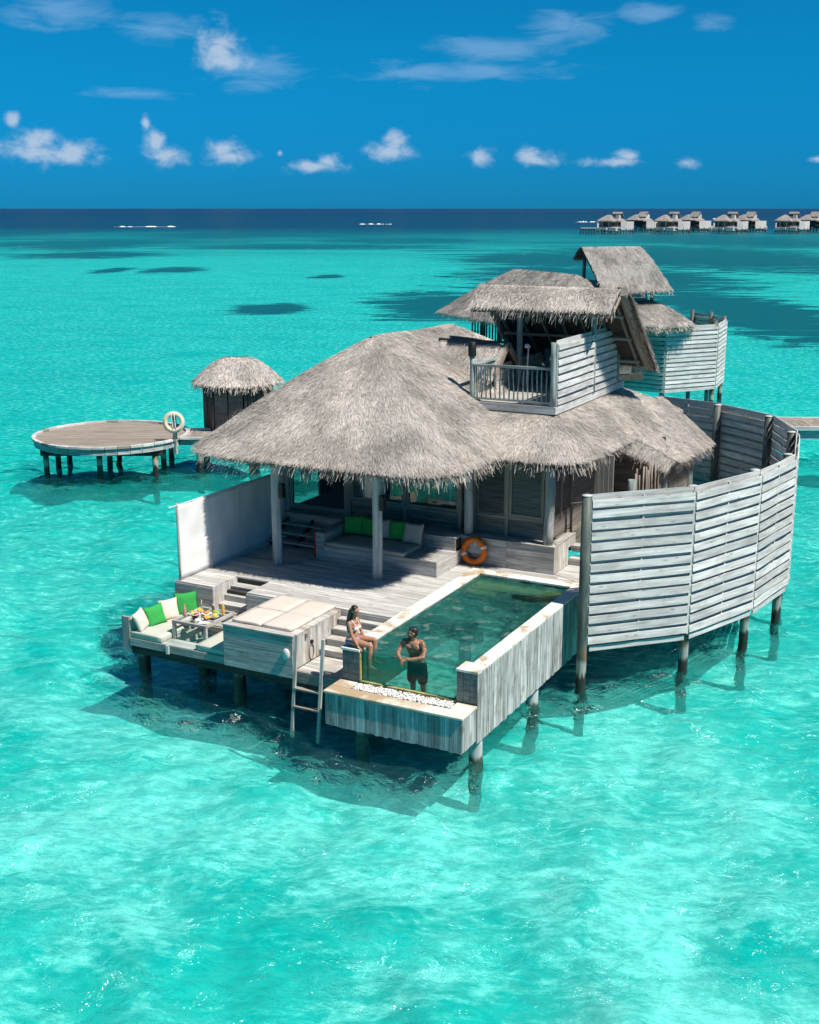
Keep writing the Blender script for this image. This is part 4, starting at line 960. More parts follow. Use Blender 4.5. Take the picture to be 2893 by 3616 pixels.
build_daybed()
for i, (x0, x1) in enumerate(((-6.08, -5.30), (-5.296, -4.53))):
    for j, (y0, y1) in enumerate(((.42, 1.36), (1.365, 2.30))):
        w = [['pad with its long side to the lounge and one end to the sea', 'pad beside the lounge stairs with one end to the sun deck'], ['pad at the corner above the ladder', 'pad at the corner above the stairs to the pool']][i][j]
        tag(rbox('daybed_pad', 'cushion_beige', None, (x0, y0, 1.926), (x1, y1, 2.0+.012*((i+j) % 2)), .03, .014), 'cream daybed '+w, 'cushion', 'pads of the sunbathing daybed')
hook = thing('towel_hook', 'white fin shaped hook screwed to the daybed front boards', 'hook', (-4.55, .22, 1.5))
lathe('hook_plate', 'white_band', hook, [(.0, -.02), (.10, -.02), (.11, .0), (.10, .02), (0, .02)], (0, 0, 0), 16)
for o in list(hook.children): o.matrix_local = Matrix.Rotation(math.pi/2, 4, 'X') @ Matrix.Diagonal((.85, 1.2, 1, 1))
cle = thing('shower_hose', 'coiled garden hose hanging on side of the daybed box', 'hose', (-4.37, 1.0, 1.4))
torus('hose_loop', 'wood_brown', cle, Matrix.Translation((-4.365, .95, 1.36)) @ Matrix.Rotation(math.pi/2, 4, 'Y') @ Matrix.Diagonal((1.9, 1, 1, 1)), .09, .012, sub=6)
box('tap', 'black_metal', cle, (-4.383, .92, 1.55), (-4.33, .98, 1.62)); box('bracket', 'wood_brown', cle, (-4.383, .70, 1.74), (-4.33, .76, 1.84))
lad = thing('sea_ladder', 'wooden ladder leading from bathing platform down into the sea', 'ladder', (-3.9, .15, 0))
for x in (-4.22, -3.57): beam('rail', 'wood_pale', lad, (x-.07, -.03, -.25), (x+.03, .10, 2.04), .065, .05)
for i, z in enumerate((.86, .46)): beam('rung', 'wood_brown', lad, (-4.25, .0+z*.06, z), (-3.61, .0+z*.06, z), .11, .035)

# ------------------------------------------------------------------ sunken lounge
lng = thing('sunken_lounge', 'U shaped timber lounge bench over the water with teal shaded fascia boards', 'lounge', (-7.6, 1.3, .8))
def build_lounge():
    Z = 1.10
    for i in range(6): box('bench_board', 'wood_grey', lng, (-8.92+i*.15, .36, Z-.03), (-8.92+i*.15+.146, 2.24, Z), 1)
    for i in range(6): box('bench_board', 'wood_grey', lng, (-7.10+i*.15, .36, Z-.03), (-7.10+i*.15+.146, 2.24, Z), 1)
    for i in range(3): box('bench_board', 'wood_pale', lng, (-8.016, .36+i*.145, Z-.031), (-7.104, .36+i*.145+.141, Z-.001))
    for i in range(2): box('bench_board', 'wood_grey', lng, (-8.016, 1.95+i*.145, Z-.031), (-7.104, 1.95+i*.145+.141, Z-.001))
    box('pit_floor', 'wood_grey', lng, (-8.02, .80, .76), (-7.10, 1.94, .80)); 
    for y0, y1 in ((.797, .80), (1.94, 1.943)): box('pit_side', 'wood_grey', lng, (-8.016, y0-.02, .8), (-7.104, y1+.02, Z-.032))
    for x in (-8.03, -7.09): box('pit_side', 'wood_grey', lng, (x-.01, .82, .8), (x+.01, 1.92, Z-.032))
    for a, b in ((-8.92, -8.02), (-8.016, -7.12), (-7.116, -6.21)): box('fascia_board', 'wood_grey', lng, (a, .335, .93), (b, .358, Z-.002))
    box('fascia_board', 'wood_grey', lng, (-8.945, .34, .93), (-8.922, 2.24, Z)); 
    box('edge_beam', 'wood_dark', lng, (-8.92, .40, .72), (-4.4, .55, .925)); box('edge_beam', 'wood_dark', lng, (-8.88, .56, .72), (-8.7, 2.2, .925)); box('edge_beam', 'wood_dark', lng, (-6.4, .56, .72), (-6.2, 2.2, .925))
    for x in (-9.13, -9.02): box('end_post', 'wood_grey', lng, (x, .34, .80), (x+.10, .40, 1.60))
    box('end_post', 'wood_grey', lng, (-9.12, .405, 1.05), (-9.03, 2.24, 1.50))
    box('back_rail', 'wood_grey', lng, (-9.02, .42, 1.10), (-8.95, 2.24, 1.52))
    g = box('glass_panel', 'glass', lng, (-8.90, .345, Z+.005), (-6.215, .357, 1.59), 0)
    box('bracket', 'plate_white', lng, (-7.86, .31, .90), (-7.78, .333, 1.10), 2)
build_lounge()
tag(rbox('seat_cushion', 'cushion_beige', None, (-8.93, .37, 1.102), (-8.03, 1.30, 1.25), .04, .012), 'cream seat cushion beside the glass panel, under white and green pillows', 'cushion')
tag(rbox('seat_cushion', 'cushion_beige', None, (-8.93, 1.305, 1.102), (-8.03, 2.23, 1.25), .04, .012), 'cream seat cushion in lounge corner below the deck wall', 'cushion')
tag(rbox('seat_cushion', 'cushion_beige', None, (-7.08, .37, 1.102), (-6.22, 2.2, 1.25), .04, .012), 'cream seat cushion in the shadow of daybed box', 'cushion')
pillow('pillow', 'fabric_cream', None, (-8.80, .62, 1.46), .5, .5, .17, (.9, .22, .38), .1, 'cream pillow at the lounge end beside the glass panel')
pillow('pillow', 'fabric_green', None, (-8.74, 1.06, 1.46), .52, .5, .17, (.9, -.30, .32), .1, 'green pillow between two cream pillows in the lounge')
pillow('pillow', 'fabric_cream', None, (-8.70, 1.52, 1.47), .52, .52, .17, (.9, -.35, .3), -.02, 'cream pillow between two green pillows in the lounge')
pillow('pillow', 'fabric_green', None, (-8.58, 2.02, 1.49), .58, .56, .17, (.8, -.7, .3), .02, 'large green pillow in lounge corner against the deck boards')
pillow('pillow', 'fabric_green', None, (-6.42, 1.95, 1.52), .5, .5, .17, (-.9, -.4, .35), .75, 'green pillow standing on its corner behind daybed box')
tbl = thing('picnic_table', 'low square timber table with glass inlays set for breakfast in the lounge', 'table', (-7.52, 1.27, 1.1))
def build_table():
    zt = 1.555; x0, x1, y0, y1 = -8.0, -7.04, .74, 1.88
    for a in ((x0, y0, x1, y0+.075), (x0, y1-.075, x1, y1)): box('rail', 'wood_grey', tbl, (a[0], a[1], zt-.06), (a[2], a[3], zt))
    for x in (x0, x1-.075): box('rail', 'wood_grey', tbl, (x, y0+.078, zt-.06), (x+.075, y1-.078, zt))
    for x in (x0+.30, x0+.58): box('cross_slat', 'wood_pale', tbl, (x, y0+.078, zt-.035), (x+.07, y1-.078, zt-.004))
    box('glass_top', 'glass', tbl, (x0+.075, y0+.075, zt-.002), (x1-.075, y1-.075, zt+.004), 0)
    for x in (x0+.005, x1-.075):
        box('leg', 'wood_grey', tbl, (x, y0+.005, 1.1), (x+.07, y0+.075, zt-.062)); box('leg', 'wood_grey', tbl, (x, y1-.075, 1.1 if 1 else .8), (x+.07, y1-.005, zt-.062))
build_table()
def breakfast():
    z = 1.560
    def plate(x, y, r, label, food=(), mat='plate_white', h=.02):
        t = thing('plate', label, 'plate', (x, y, z)); lathe('dish', mat, t, [(0, 0), (r*.55, 0), (r, h), (r*.97, h+.004), (r*.5, .006), (0, .006)], (x, y, z), 24)
        for k, (dx, dy, s, m) in enumerate(food):
            bm = bmesh.new(); bmesh.ops.create_icosphere(bm, subdivisions=2, radius=1); me = bpy.data.meshes.new('food_piece')
            for v in bm.verts: v.co *= 1+.18*mnoise.noise(v.co*1.7+Vector((k, x*9, 0)))
            bm.to_mesh(me); bm.free(); me.materials.append(MATS[m]); o = bpy.data.objects.new('food_piece', me)
            link(o, t, Matrix.Translation((x+dx, y+dy, z+.012+s*.5)) @ Matrix.Rotation(k*1.1, 4, 'Z') @ Matrix.Diagonal((s, s*.8, s*.65, 1)))
        return t
    plate(-7.33, 1.15, .125, 'dark plate with fried food piled on the picnic table', [(-.03, 0, .05, 'bread'), (.04, .02, .05, 'fruit_yellow'), (.03, -.04, .045, 'bread'), (0, .05, .05, 'fruit_orange'), (.05, .06, .045, 'bread')], 'wood_bowl')
    plate(-7.83, 1.30, .11, 'white plate holding a bread roll and green leaves', [(-.02, 0, .06, 'bread'), (.03, .02, .055, 'fruit_green'), (.01, .03, .06, 'bread')])
    plate(-7.80, 1.52, .10, 'white plate of yellow pastry at the lounge corner side of table', [(0, 0, .06, 'fruit_yellow'), (.03, .03, .05, 'bread')])
    plate(-7.55, 1.45, .12, 'white plate of orange melon slices in the table centre', [(-.04, 0, .045, 'fruit_orange'), (.02, .03, .05, 'fruit_orange'), (.05, -.03, .04, 'bread')])
    plate(-7.38, 1.56, .11, 'white plate with green lime and coconut pieces', [(0, 0, .07, 'fruit_green'), (.05, .03, .055, 'fruit_green'), (-.05, .03, .04, 'plate_white')])
    plate(-7.25, 1.36, .10, 'white plate with a yellow muffin', [(0, 0, .065, 'fruit_yellow'), (.03, .04, .05, 'fruit_green')])
    plate(-7.42, 1.01, .10, 'white oval plate left empty on the table rim', [])
    b = thing('fruit_bowl', 'coconut shell bowl of pink dragon fruit on the picnic table', 'bowl', (-7.63, 1.13, z))
    lathe('bowl', 'wood_bowl', b, [(0, 0), (.05, 0), (.10, .05), (.115, .085), (.108, .085), (.09, .06), (0, .055)], (-7.63, 1.13, z), 24); lathe('rim', 'plate_white', b, [(.117, .083), (.118, .09), (.10, .092), (.10, .083)], (-7.63, 1.13, z), 24)
    for k, (dx, dy, m) in enumerate(((.035, .0, 'fruit_pink'), (-.03, .03, 'fruit_orange'), (-.04, -.03, 'fruit_yellow'), (.01, .05, 'fruit_green'), (.05, .03, 'fruit_pink'))):
        lathe('fruit_piece', m, b, [(0, 0), (.028, .005), (.032, .025), (.02, .045), (0, .05)], (-7.63+dx, 1.13+dy, z+.06), 10)
    def bottle(x, y, h, r, m, label, cap='plate_white'):
        t = thing('bottle', label, 'bottle', (x, y, z)); lathe('glass_body', m, t, [(0, 0), (r, 0), (r*1.02, .01), (r, h*.62), (r*.5, h*.78), (r*.42, h*.9), (0, h*.9)], (x, y, z), 16); lathe('cap', cap, t, [(0, h*.9), (r*.48, h*.9), (r*.48, h), (0, h)], (x, y, z), 12)
    bottle(-7.93, 1.14, .27, .036, 'smoothie_pink', 'bottle of pink smoothie on the picnic table edge', 'smoothie_pink')
    bottle(-7.20, 1.63, .29, .036, 'juice_orange', 'bottle of orange juice with white cap on the picnic table')
    bottle(-7.52, 1.68, .17, .034, 'coffee_brown', 'small dark brown sauce jar with white lid on table')
    for x, y, lab in ((-7.86, 1.66, 'tall clear glass with white straw beside the pastry plate'), (-7.30, 1.70, 'tall clear glass with white straw beside the orange juice')):
        t = thing('drinking_glass', lab, 'glass', (x, y, z)); lathe('tumbler', 'glass', t, [(0, 0), (.03, 0), (.036, .12), (.033, .12), (.028, .01), (0, .01)], (x, y, z), 16); pole('straw', 'plate_white', t, (x, y, z+.02), (x+.03, y, z+.24), .006, seg=6, rings=2)
    nap = mesh_obj('napkin', [(-.12, -.08, 0), (.12, -.08, .003), (.12, .08, .0), (-.12, .08, .004), (-.12, -.08, .008), (.12, -.08, .009), (.12, .08, .008), (-.12, .08, .009)], BOXF, 'white_cloth', None, Matrix.Translation((-7.22, .93, z)) @ Matrix.Rotation(.5, 4, 'Z')); tag(nap, 'folded white napkin on the picnic table by the daybed', 'napkin')
    for k, (x, y, a) in enumerate(((-7.12, 1.02, .5), (-7.30, 1.48, 1.1))):
        tag(beam('cutlery_knife', 'black_metal' if k == 0 else 'plate_white', None, (x-.09*math.cos(a), y-.09*math.sin(a), z+.012), (x+.09*math.cos(a), y+.09*math.sin(a), z+.012+.03*k), .016, .006), ['dark handled knife lying beside the white napkin', 'pale serving knife propped on the table plates'][k], 'knife')
breakfast()
# ------------------------------------------------------------------ privacy fence round the bathroom court
def bowed_board(name, mat, parent, a, b, zc, h, t, nrm, off, bow, tilt=0.0, dip=0.0):
    """woven fence board between posts, bowed out in the middle of each half"""
    a, b = Vector((a[0], a[1], zc)), Vector((b[0], b[1], zc)); M, L = frame_from(a, b); n = 9; v = []; f = []
    s = 1 if (M.to_3x3() @ Vector((0, 1, 0))).dot(nrm) > 0 else -1
    for i in range(n):
        u = i/(n-1); o = off+bow*abs(math.sin(2*math.pi*u)); dz = dip*math.sin(math.pi*u)
        for y, z in ((-t/2, -h/2), (t/2, -h/2), (t/2, h/2), (-t/2, h/2)): v.append(((u-.5)*L, s*(o+tilt*(-z/h))+y, z+dz))
    for i in range(n-1):
        for k in range(4): f.append((i*4+k, i*4+(k+1) % 4, (i+1)*4+(k+1) % 4, (i+1)*4+k))
    f.append((3, 2, 1, 0)); f.append(tuple((n-1)*4+k for k in range(4)))
    return mesh_obj(name, v, f, mat, parent, M)
def fence_panel(parent, a, b, z0, z1, nb, centre, mat='wood_fence', back=True, trim=.1, pitch_h=.69, bow=.011, jig=.7):
    A, B = Vector((*a, 0)), Vector((*b, 0)); d = (B-A).normalized(); n = Vector((d.y, -d.x, 0))
    if n.dot(A-Vector((*centre, 0))) < 0: n = -n
    A2, B2 = A+d*trim, B-d*trim; pitch = (z1-z0)/nb
    for i in range(nb):
        zc = z0+pitch*(i+.5); j = RNG.normal(0, .007*jig)
        bowed_board('board', mat, parent, A2, B2, zc+j, pitch*pitch_h, .018, n, .048, bow, .012, RNG.normal(0, .008*jig))
        if back: bowed_board('board', mat, parent, A2, B2, zc+pitch/2+j, pitch*pitch_h, .018, n, -.022, -bow, .0, RNG.normal(0, .006*jig))
    for u in (0, .5, 1): p = A2.lerp(B2, u); beam('batten', mat, parent, p+n*.013+Vector((0, 0, z0)), p+n*.013+Vector((0, 0, z1)), .035, .04, d)
FP = [(.55, 4.80), (2.37, 6.65), (3.32, 9.15), (3.70, 11.60), (3.12, 15.1), (1.92, 17.6), (-.06, 19.1), (-2.3, 19.75)]
fence = thing('privacy_fence', 'curved white-washed woven board privacy fence on dark piles beside the villa', 'fence', (2.3, 9, 0))
def build_fence():
    cen = (-.5, 12)
    for i in range(len(FP)-1):
        pn = part_empty('fence_panel', fence); fence_panel(pn, FP[i], FP[i+1], 1.06, 4.50, 14, cen, trim=.015, jig=.7 if i < 2 else 1.4)
        beam('skirt_board', 'wood_fence', pn, (*(Vector(FP[i]).lerp(Vector(FP[i+1]), .03)), .98), (*(Vector(FP[i]).lerp(Vector(FP[i+1]), .97)), .98), .03, .13)
    for x, y in FP:
        d = (Vector((x, y))-Vector(cen)).normalized(); q = Vector((x, y))-d*.21 if (x, y) != FP[0] else Vector((x-.08, y-.05))
        pile(fence, q.x, q.y, 4.56 if (x, y) == FP[0] else 4.54, .115, name='fence_post', seg=14)
        lathe('post_cap', 'wood_fence', fence, [(0, 0), (.12, 0), (.115, .02), (0, .03)], (q.x, q.y, 4.562 if (x, y) == FP[0] else 4.542), 14)
build_fence()
court = thing('bathroom_deck', 'timber floor of the open-air bathroom court inside the privacy fence', 'deck', (1, 12, 1.9))
for i in range(26):
    y = 6.9+i*.45; xr = float(np.interp(y, [q[1] for q in FP], [q[0] for q in FP]))-.15 if y < 19.7 else -2
    xr = min(np.interp(y, [4.8, 6.65, 9.15, 11.6, 15.1, 17.6, 19.1, 19.75], [.55, 2.37, 3.32, 3.7, 3.12, 1.92, -.06, -2.3])-.25, 3.4)
    x0 = -.95 if y > 8.2 else .66
    if xr > x0+.2: box('plank', 'wood_deck', court, (x0, y, 1.93), (xr, y+.44, 1.97), 0)
for x, y in ((.1, 9.3), (.1, 12.2), (.1, 15.0), (-.5, 8.9)): pole('court_post', 'wood_rail', villa, (x, y, 1.97), (x, y, 3.98 if x > 0 else 4.6), .12, .11, rings=6, wob=.01)
bal = thing('driftwood_screen', 'rough driftwood pole balustrade under the lean-to roof', 'balustrade', (.0, 10.6, 1.97))
for i in range(12): pole('driftwood_pole', 'wood_brown', bal, (.12+.02*math.sin(i*3), 9.5+i*.22, 1.97), (.12+.03*math.sin(i*5), 9.5+i*.22, 4.1+.12*math.sin(i*2.3)), .03, .024, seg=8, wob=.012)
pole('handrail', 'wood_brown', bal, (.1, 9.35, 3.1), (.1, 12.2, 3.14), .06, .05, wob=.02)
drw = thing('plank_door', 'tall rough plank door leaf standing open at the side of villa', 'door', (-.55, 8.6, 1.97))
for i, (x, y, zz) in enumerate(((-.62, 8.45, 3.0), (-.50, 8.47, 3.02), (-.38, 8.49, 3.05), (-.27, 8.51, 3.2))): box('plank', 'wood_frame', drw, (x, y, zz), (x+.11, y+.05, 4.72), 2)

# ------------------------------------------------------------------ lookout balcony in the roof
look = thing('lookout_balcony', 'roof lookout balcony with stick railing, woven board screen and small thatched shelter', 'balcony', (-2.95, 10.5, 5.7))
def build_lookout():
    x0, x1, y0, y1, zf = -4.22, -1.68, 8.35, 13.9, 5.85
    box('fascia', 'wood_fence', look, (x0, y0, 5.66), (x1-.035, y0+.03, zf-.002)); box('fascia', 'wood_fence', look, (x1-.032, y0, 5.66), (x1, y1, zf-.002)); box('fascia', 'wood_fence', look, (x0, y0+.033, 5.66), (x0+.03, y1, zf-.002))
    for i in range(38):
        y = y0+.035+i*.145; box('floor_plank', 'wood_pale', look, (x0+.035, y, zf-.04), (x1-.037, y+.140, zf), 0)
    # corner posts, lantern, railing of sticks
    pole('corner_post', 'wood_rail', look, (-4.0, 8.42, zf), (-4.03, 8.42, 7.02), .07, .065, wob=.006)
    lathe('lantern', 'black_metal', look, [(0, 0), (.10, 0), (.105, .03), (.105, .36), (.09, .37), (0, .37)], (-4.03, 8.42, 7.0), 16)
    pole('corner_post', 'wood_rail', look, (-1.79, 8.42, zf), (-1.80, 8.42, 7.46), .07, .065, wob=.004)
    rl = part_empty('railing', look)
    beam('top_rail', 'wood_rail', rl, (-4.0, 8.42, 6.78), (-1.84, 8.42, 6.80), .11, .06); beam('bottom_rail', 'wood_rail', rl, (-3.94, 8.42, 5.93), (-1.85, 8.42, 5.93), .06, .05)
    for i in range(16):
        x = -3.88+i*.128; pole('baluster', 'wood_rail', rl, (x, 8.42, 5.93), (x+RNG.normal(0, .012), 8.42+RNG.normal(0, .01), 6.76), .021, .018, seg=7, rings=7, wob=.009)
    rl = part_empty('railing', look)
    beam('top_rail', 'wood_rail', rl, (-4.03, 8.5, 6.79), (-4.03, 9.85, 6.79), .11, .06); beam('bottom_rail', 'wood_rail', rl, (-4.03, 8.5, 5.93), (-4.03, 9.85, 5.93), .06, .05)
    for i in range(9):
        y = 8.62+i*.135; pole('baluster', 'wood_rail', rl, (-4.03, y, 5.93), (-4.03, y+RNG.normal(0, .012), 6.76), .021, .018, seg=7, rings=7, wob=.009)
    # board walls at the back-left
    pole('wall_post', 'wood_rail', look, (-4.02, 9.9, zf), (-4.02, 9.9, 6.85), .05)
    for i in range(5): box('back_wall_board', 'wood_pale', look, (-4.08, 9.95, 5.87+i*.15), (-4.04, 13.4, 5.87+i*.15+.13))
    # screen on the right
    sc = part_empty('side_screen', look); fence_panel(sc, (-1.72, 8.40), (-1.72, 13.2), 5.87, 7.44, 8, (-3, 11), trim=.05, bow=.014)
    # shelter
    for x in (-3.85, -1.72): pole('shelter_post', 'wood_rail', look, (x, 11.2, zf), (x, 11.2, 8.45), .085, .08)
    for x in (-3.85, -1.72): pole('shelter_post', 'wood_rail', look, (x, 13.35, zf), (x, 13.35, 6.75), .08, .075)
    rf = part_empty('shelter_roof', look)
    rx0, rx1 = -5.0, -.98; ridge = line((rx0, 11.2, 8.66), (rx1, 11.2, 8.66), 12)
    thatch(rf, [p+Vector((0, -.84, -.50)) for p in ridge], ridge, closed=False, thick=.24, fringe=360, flen=(.18, .38), belly=.08)
    thatch(rf, [p+Vector((0, 2.65, -2.22)) for p in ridge[::-1]], ridge[::-1], closed=False, thick=.20, fringe=240, flen=(.2, .4), belly=.05)
    vg = line((rx1, 11.15, 8.66), (rx1, 13.85, 6.44), 12)
    thatch(rf, [p+Vector((.26, 0, -.22)) for p in vg], [p+Vector((-.12, 0, .06)) for p in vg], closed=False, thick=.05, dens=1500, fringe=260, flen=(.12, .28), belly=.04)
    for i, p in enumerate(line((rx0+.25, 11.2, 8.40), (rx1-.2, 11.2, 8.40), 7)): beam('rafter', 'wood_wall', rf, p, p+Vector((0, 2.5, -2.1)), .07, .09)
    for k in (.55, 1.35, 2.2): pole('purlin', 'wood_brown', rf, (rx0+.1, 11.2+k, 8.44-k*.84-.11), (rx1-.1, 11.2+k, 8.44-k*.84-.11), .045)
    pole('verge_pole', 'thatch_verge', rf, (rx1+.02, 11.10, 8.60), (rx1+.02, 13.90, 6.26), .14, .125, wob=.03, rings=14); pole('verge_pole', 'thatch_verge', rf, (rx0, 11.10, 8.60), (rx0, 13.90, 6.26), .14, .125, wob=.03, rings=14)
    pole('verge_pole', 'wood_brown', rf, (rx1-.02, 11.2, 8.55), (rx1-.02, 10.5, 8.06), .06, .05)
    pole('tie_beam', 'wood_brown', rf, (rx0+.2, 11.2, 8.25), (rx1-.2, 11.2, 8.25), .07); 
build_lookout()
sh = thing('deck_shower', 'white shower head mounted on a short post in the lookout', 'shower', (-3.55, 11.0, 5.86))
pole('post', 'white_band', sh, (-3.55, 11.0, 5.86), (-3.50, 10.98, 7.0), .022); lathe('head', 'white_band', sh, [(0, 0), (.07, .01), (.09, .06), (.05, .12), (0, .13)], (-3.52, 10.95, 6.98), 14)
st = thing('bar_table', 'pale square timber bar table on one thick leg in the lookout', 'table', (-2.55, 11.0, 5.86))
box('leg', 'wood_pale', st, (-2.66, 10.9, 5.86), (-2.46, 11.1, 6.72)); box('table_top', 'wood_fence', st, (-2.78, 10.72, 6.722), (-2.2, 11.26, 6.80))

# ------------------------------------------------------------------ round jetty platform, hut, walkway
jet = thing('round_platform', 'round brown-planked bathing platform with pale rim on piles', 'platform', (-25.6, 19, 0))
def build_jetty():
    cx, cy, R, z = -25.75, 19.2, 3.2, 1.36; d = RGT
    n = 42
    for i in range(n):                                              # planks run across, clipped to the circle
        y = -R+.02+(2*R-.04)*(i+.5)/n; hw = math.sqrt(max(R*R-y*y, 0))-.06
        if hw < .25: continue
        a = Vector((cx, cy, z-.05))+FWD*y; beam('plank', 'wood_brown', jet, a-RGT*hw, a+RGT*hw, 2*R/n-.012, .04)
    m = 40
    for i in range(m):                                              # rim in short lengths
        a0, a1 = 2*math.pi*i/m, 2*math.pi*(i+.97)/m; P = lambda a, r: Vector((cx+r*math.cos(a), cy+r*math.sin(a), 0))
        beam('rim_piece', 'wood_fence' if i % 7 else 'wood_brown', jet, P(a0, R)+Vector((0, 0, z+.02)), P(a1, R)+Vector((0, 0, z+.02)), .16, .09)
        beam('fascia_piece', 'wood_post', jet, P(a0, R-.02)+Vector((0, 0, z-.16)), P(a1, R-.02)+Vector((0, 0, z-.16)), .05, .25)
    for y in (-1.9, -.2, 1.5):
        a = Vector((cx, cy, z-.42))+FWD*y; beam('beam', 'wood_dark', jet, a-RGT*2.5, a+RGT*2.5, .16, .24)
    for y in (-1.9, -.2, 1.5):
        for x in (-2.3, -.1, 2.2):
            a = Vector((cx, cy, 0))+FWD*y+RGT*x; pile(jet, a.x, a.y, .95, .12)
    wk = thing('jetty_walkway', 'narrow plank walkway joining the round platform to the thatched hut', 'walkway', (-22, 20, 0))
    s0, s1 = px(935, 900, z) if 0 else Vector((cx, cy, 0))+RGT*(R-.1), Vector((cx, cy, 0))+RGT*(R+13)
    k = 44
    for i in range(k):
        c = s0.lerp(s1, (i+.5)/k); c.z = z-.03; beam('plank', 'wood_brown', wk, c-FWD*1.05, c+FWD*1.05, (s1-s0).length/k-.012, .04)
    for sgn in (-1, 1): beam('edge_rail', 'wood_fence', wk, s0+FWD*1.08*sgn+Vector((0, 0, z+.03)), s1+FWD*1.08*sgn+Vector((0, 0, z+.03)), .10, .09); beam('edge_joist', 'wood_post', wk, s0+FWD*1.0*sgn+Vector((0, 0, z-.17)), s1+FWD*1.0*sgn+Vector((0, 0, z-.17)), .08, .2)
    for i in range(6):
        for sgn in (-1, 1):
            c = s0.lerp(s1, (i+.35)/6)+FWD*.85*sgn; pile(wk, c.x, c.y, 1.1, .14)
    # pole with the pale life ring
    a = Vector((cx, cy, 0))+RGT*2.95-FWD*1.35
    lp = thing('ring_post', 'short grey post on the rim of round platform carrying a life ring', 'post', (a.x, a.y, .9)); beam('post', 'wood_post', lp, (a.x, a.y, .8), (a.x, a.y, 2.45), .16, .10)
    c = a-FWD*.12+Vector((0, 0, 2.14)); t, M = life_ring('pale orange life ring with white rope hung on a post at round platform', c, -FWD+Vector((0, 0, .1)), .345, .085, 'pale_ring', 'white_band', ())
    torus('grab_rope', 'rope_white', t, M, .44, .016, sub=6)
    for s in (.06, -.06): pole('rope', 'rope_white', t, M @ Vector((s-.03, .36, .06)), M @ Vector((s+.03, -.3, .06)), .016)
    # hut
    c = Vector((cx, cy, 0))+RGT*(R+1.95)+FWD*2.1; h = thing('jetty_hut', 'small round hut of upright logs with shaggy thatched cap on jetty', 'hut', (c.x, c.y, z))
    r = 1.48; nlog = 72
    for i in range(nlog):
        ang = 2*math.pi*i/nlog; dirv = RGT*math.cos(ang)+FWD*math.sin(ang); q = c+dirv*r
        front = math.degrees(ang) % 360; door = 232 < front < 286
        if door: continue
        pole('log', 'wood_log', h, (q.x, q.y, z), (q.x, q.y, 3.55), .072, .06, seg=7, rings=3, wob=.01)
    for a0, a1, lab in ((234, 259, 0), (261, 285, 1)):
        p, q = [c+(RGT*math.cos(math.radians(a))+FWD*math.sin(math.radians(a)))*(r-.02) for a in (a0, a1)]
        beam('door_leaf', 'wood_wall', h, (*p.xy, 2.4), (*q.xy, 2.4), .05, 2.05)
    pole('inner_wall', 'wood_dark', h, (c.x, c.y, z), (c.x, c.y, 3.5), r-.08, r-.08, seg=24)
    out = [c+(RGT*math.cos(a)+FWD*math.sin(a))*1.9+Vector((0, 0, 3.42)) for a in np.linspace(0, 2*math.pi, 33)[:-1]]
    inn = [c+(RGT*max(-.5, min(.5, math.cos(a)*.8))+FWD*math.sin(a)*.12)+Vector((0, 0, 4.42)) for a in np.linspace(0, 2*math.pi, 33)[:-1]]
    thatch(h, out, inn, dens=800, fringe=130, wid=(.014, .026), thick=.3, belly=.14, flen=(.2, .42))
build_jetty()
# ------------------------------------------------------------------ main jetty passing behind on the right
mj = thing('main_jetty', 'long straight boardwalk jetty crossing behind the privacy fence', 'jetty', (4, 36, 0))
def build_main_jetty():
    a, b = px(1640, 893, 1.6), px(2300, 897, 1.6); a2 = a+(a-b).normalized()*1.5; d = (b-a2).normalized(); n = Vector((-d.y, d.x, 0)); L = (b-a2).length; k = int(L/.3)
    for i in range(min(k, 120)):
        c = a2+d*(i+.5)*.3; c.z = 1.58; beam('plank', 'wood_brown', mj, c-n*1.15, c+n*1.15, .285, .05)
    e = a2+d*.3*min(k, 120)
    for s in (-1, 1): beam('kerb_rail', 'wood_fence', mj, a2+n*1.2*s+Vector((0, 0, .04)), e+n*1.2*s+Vector((0, 0, .04)), .16, .14); beam('joist', 'wood_post', mj, a2+n*1.1*s-Vector((0, 0, .28)), e+n*1.1*s-Vector((0, 0, .28)), .1, .35)
    for i in range(10):
        for s in (-1, 1): c = a2+d*(1+i*3.5)+n*.9*s; pile(mj, c.x, c.y, 1.3, .15)
build_main_jetty()
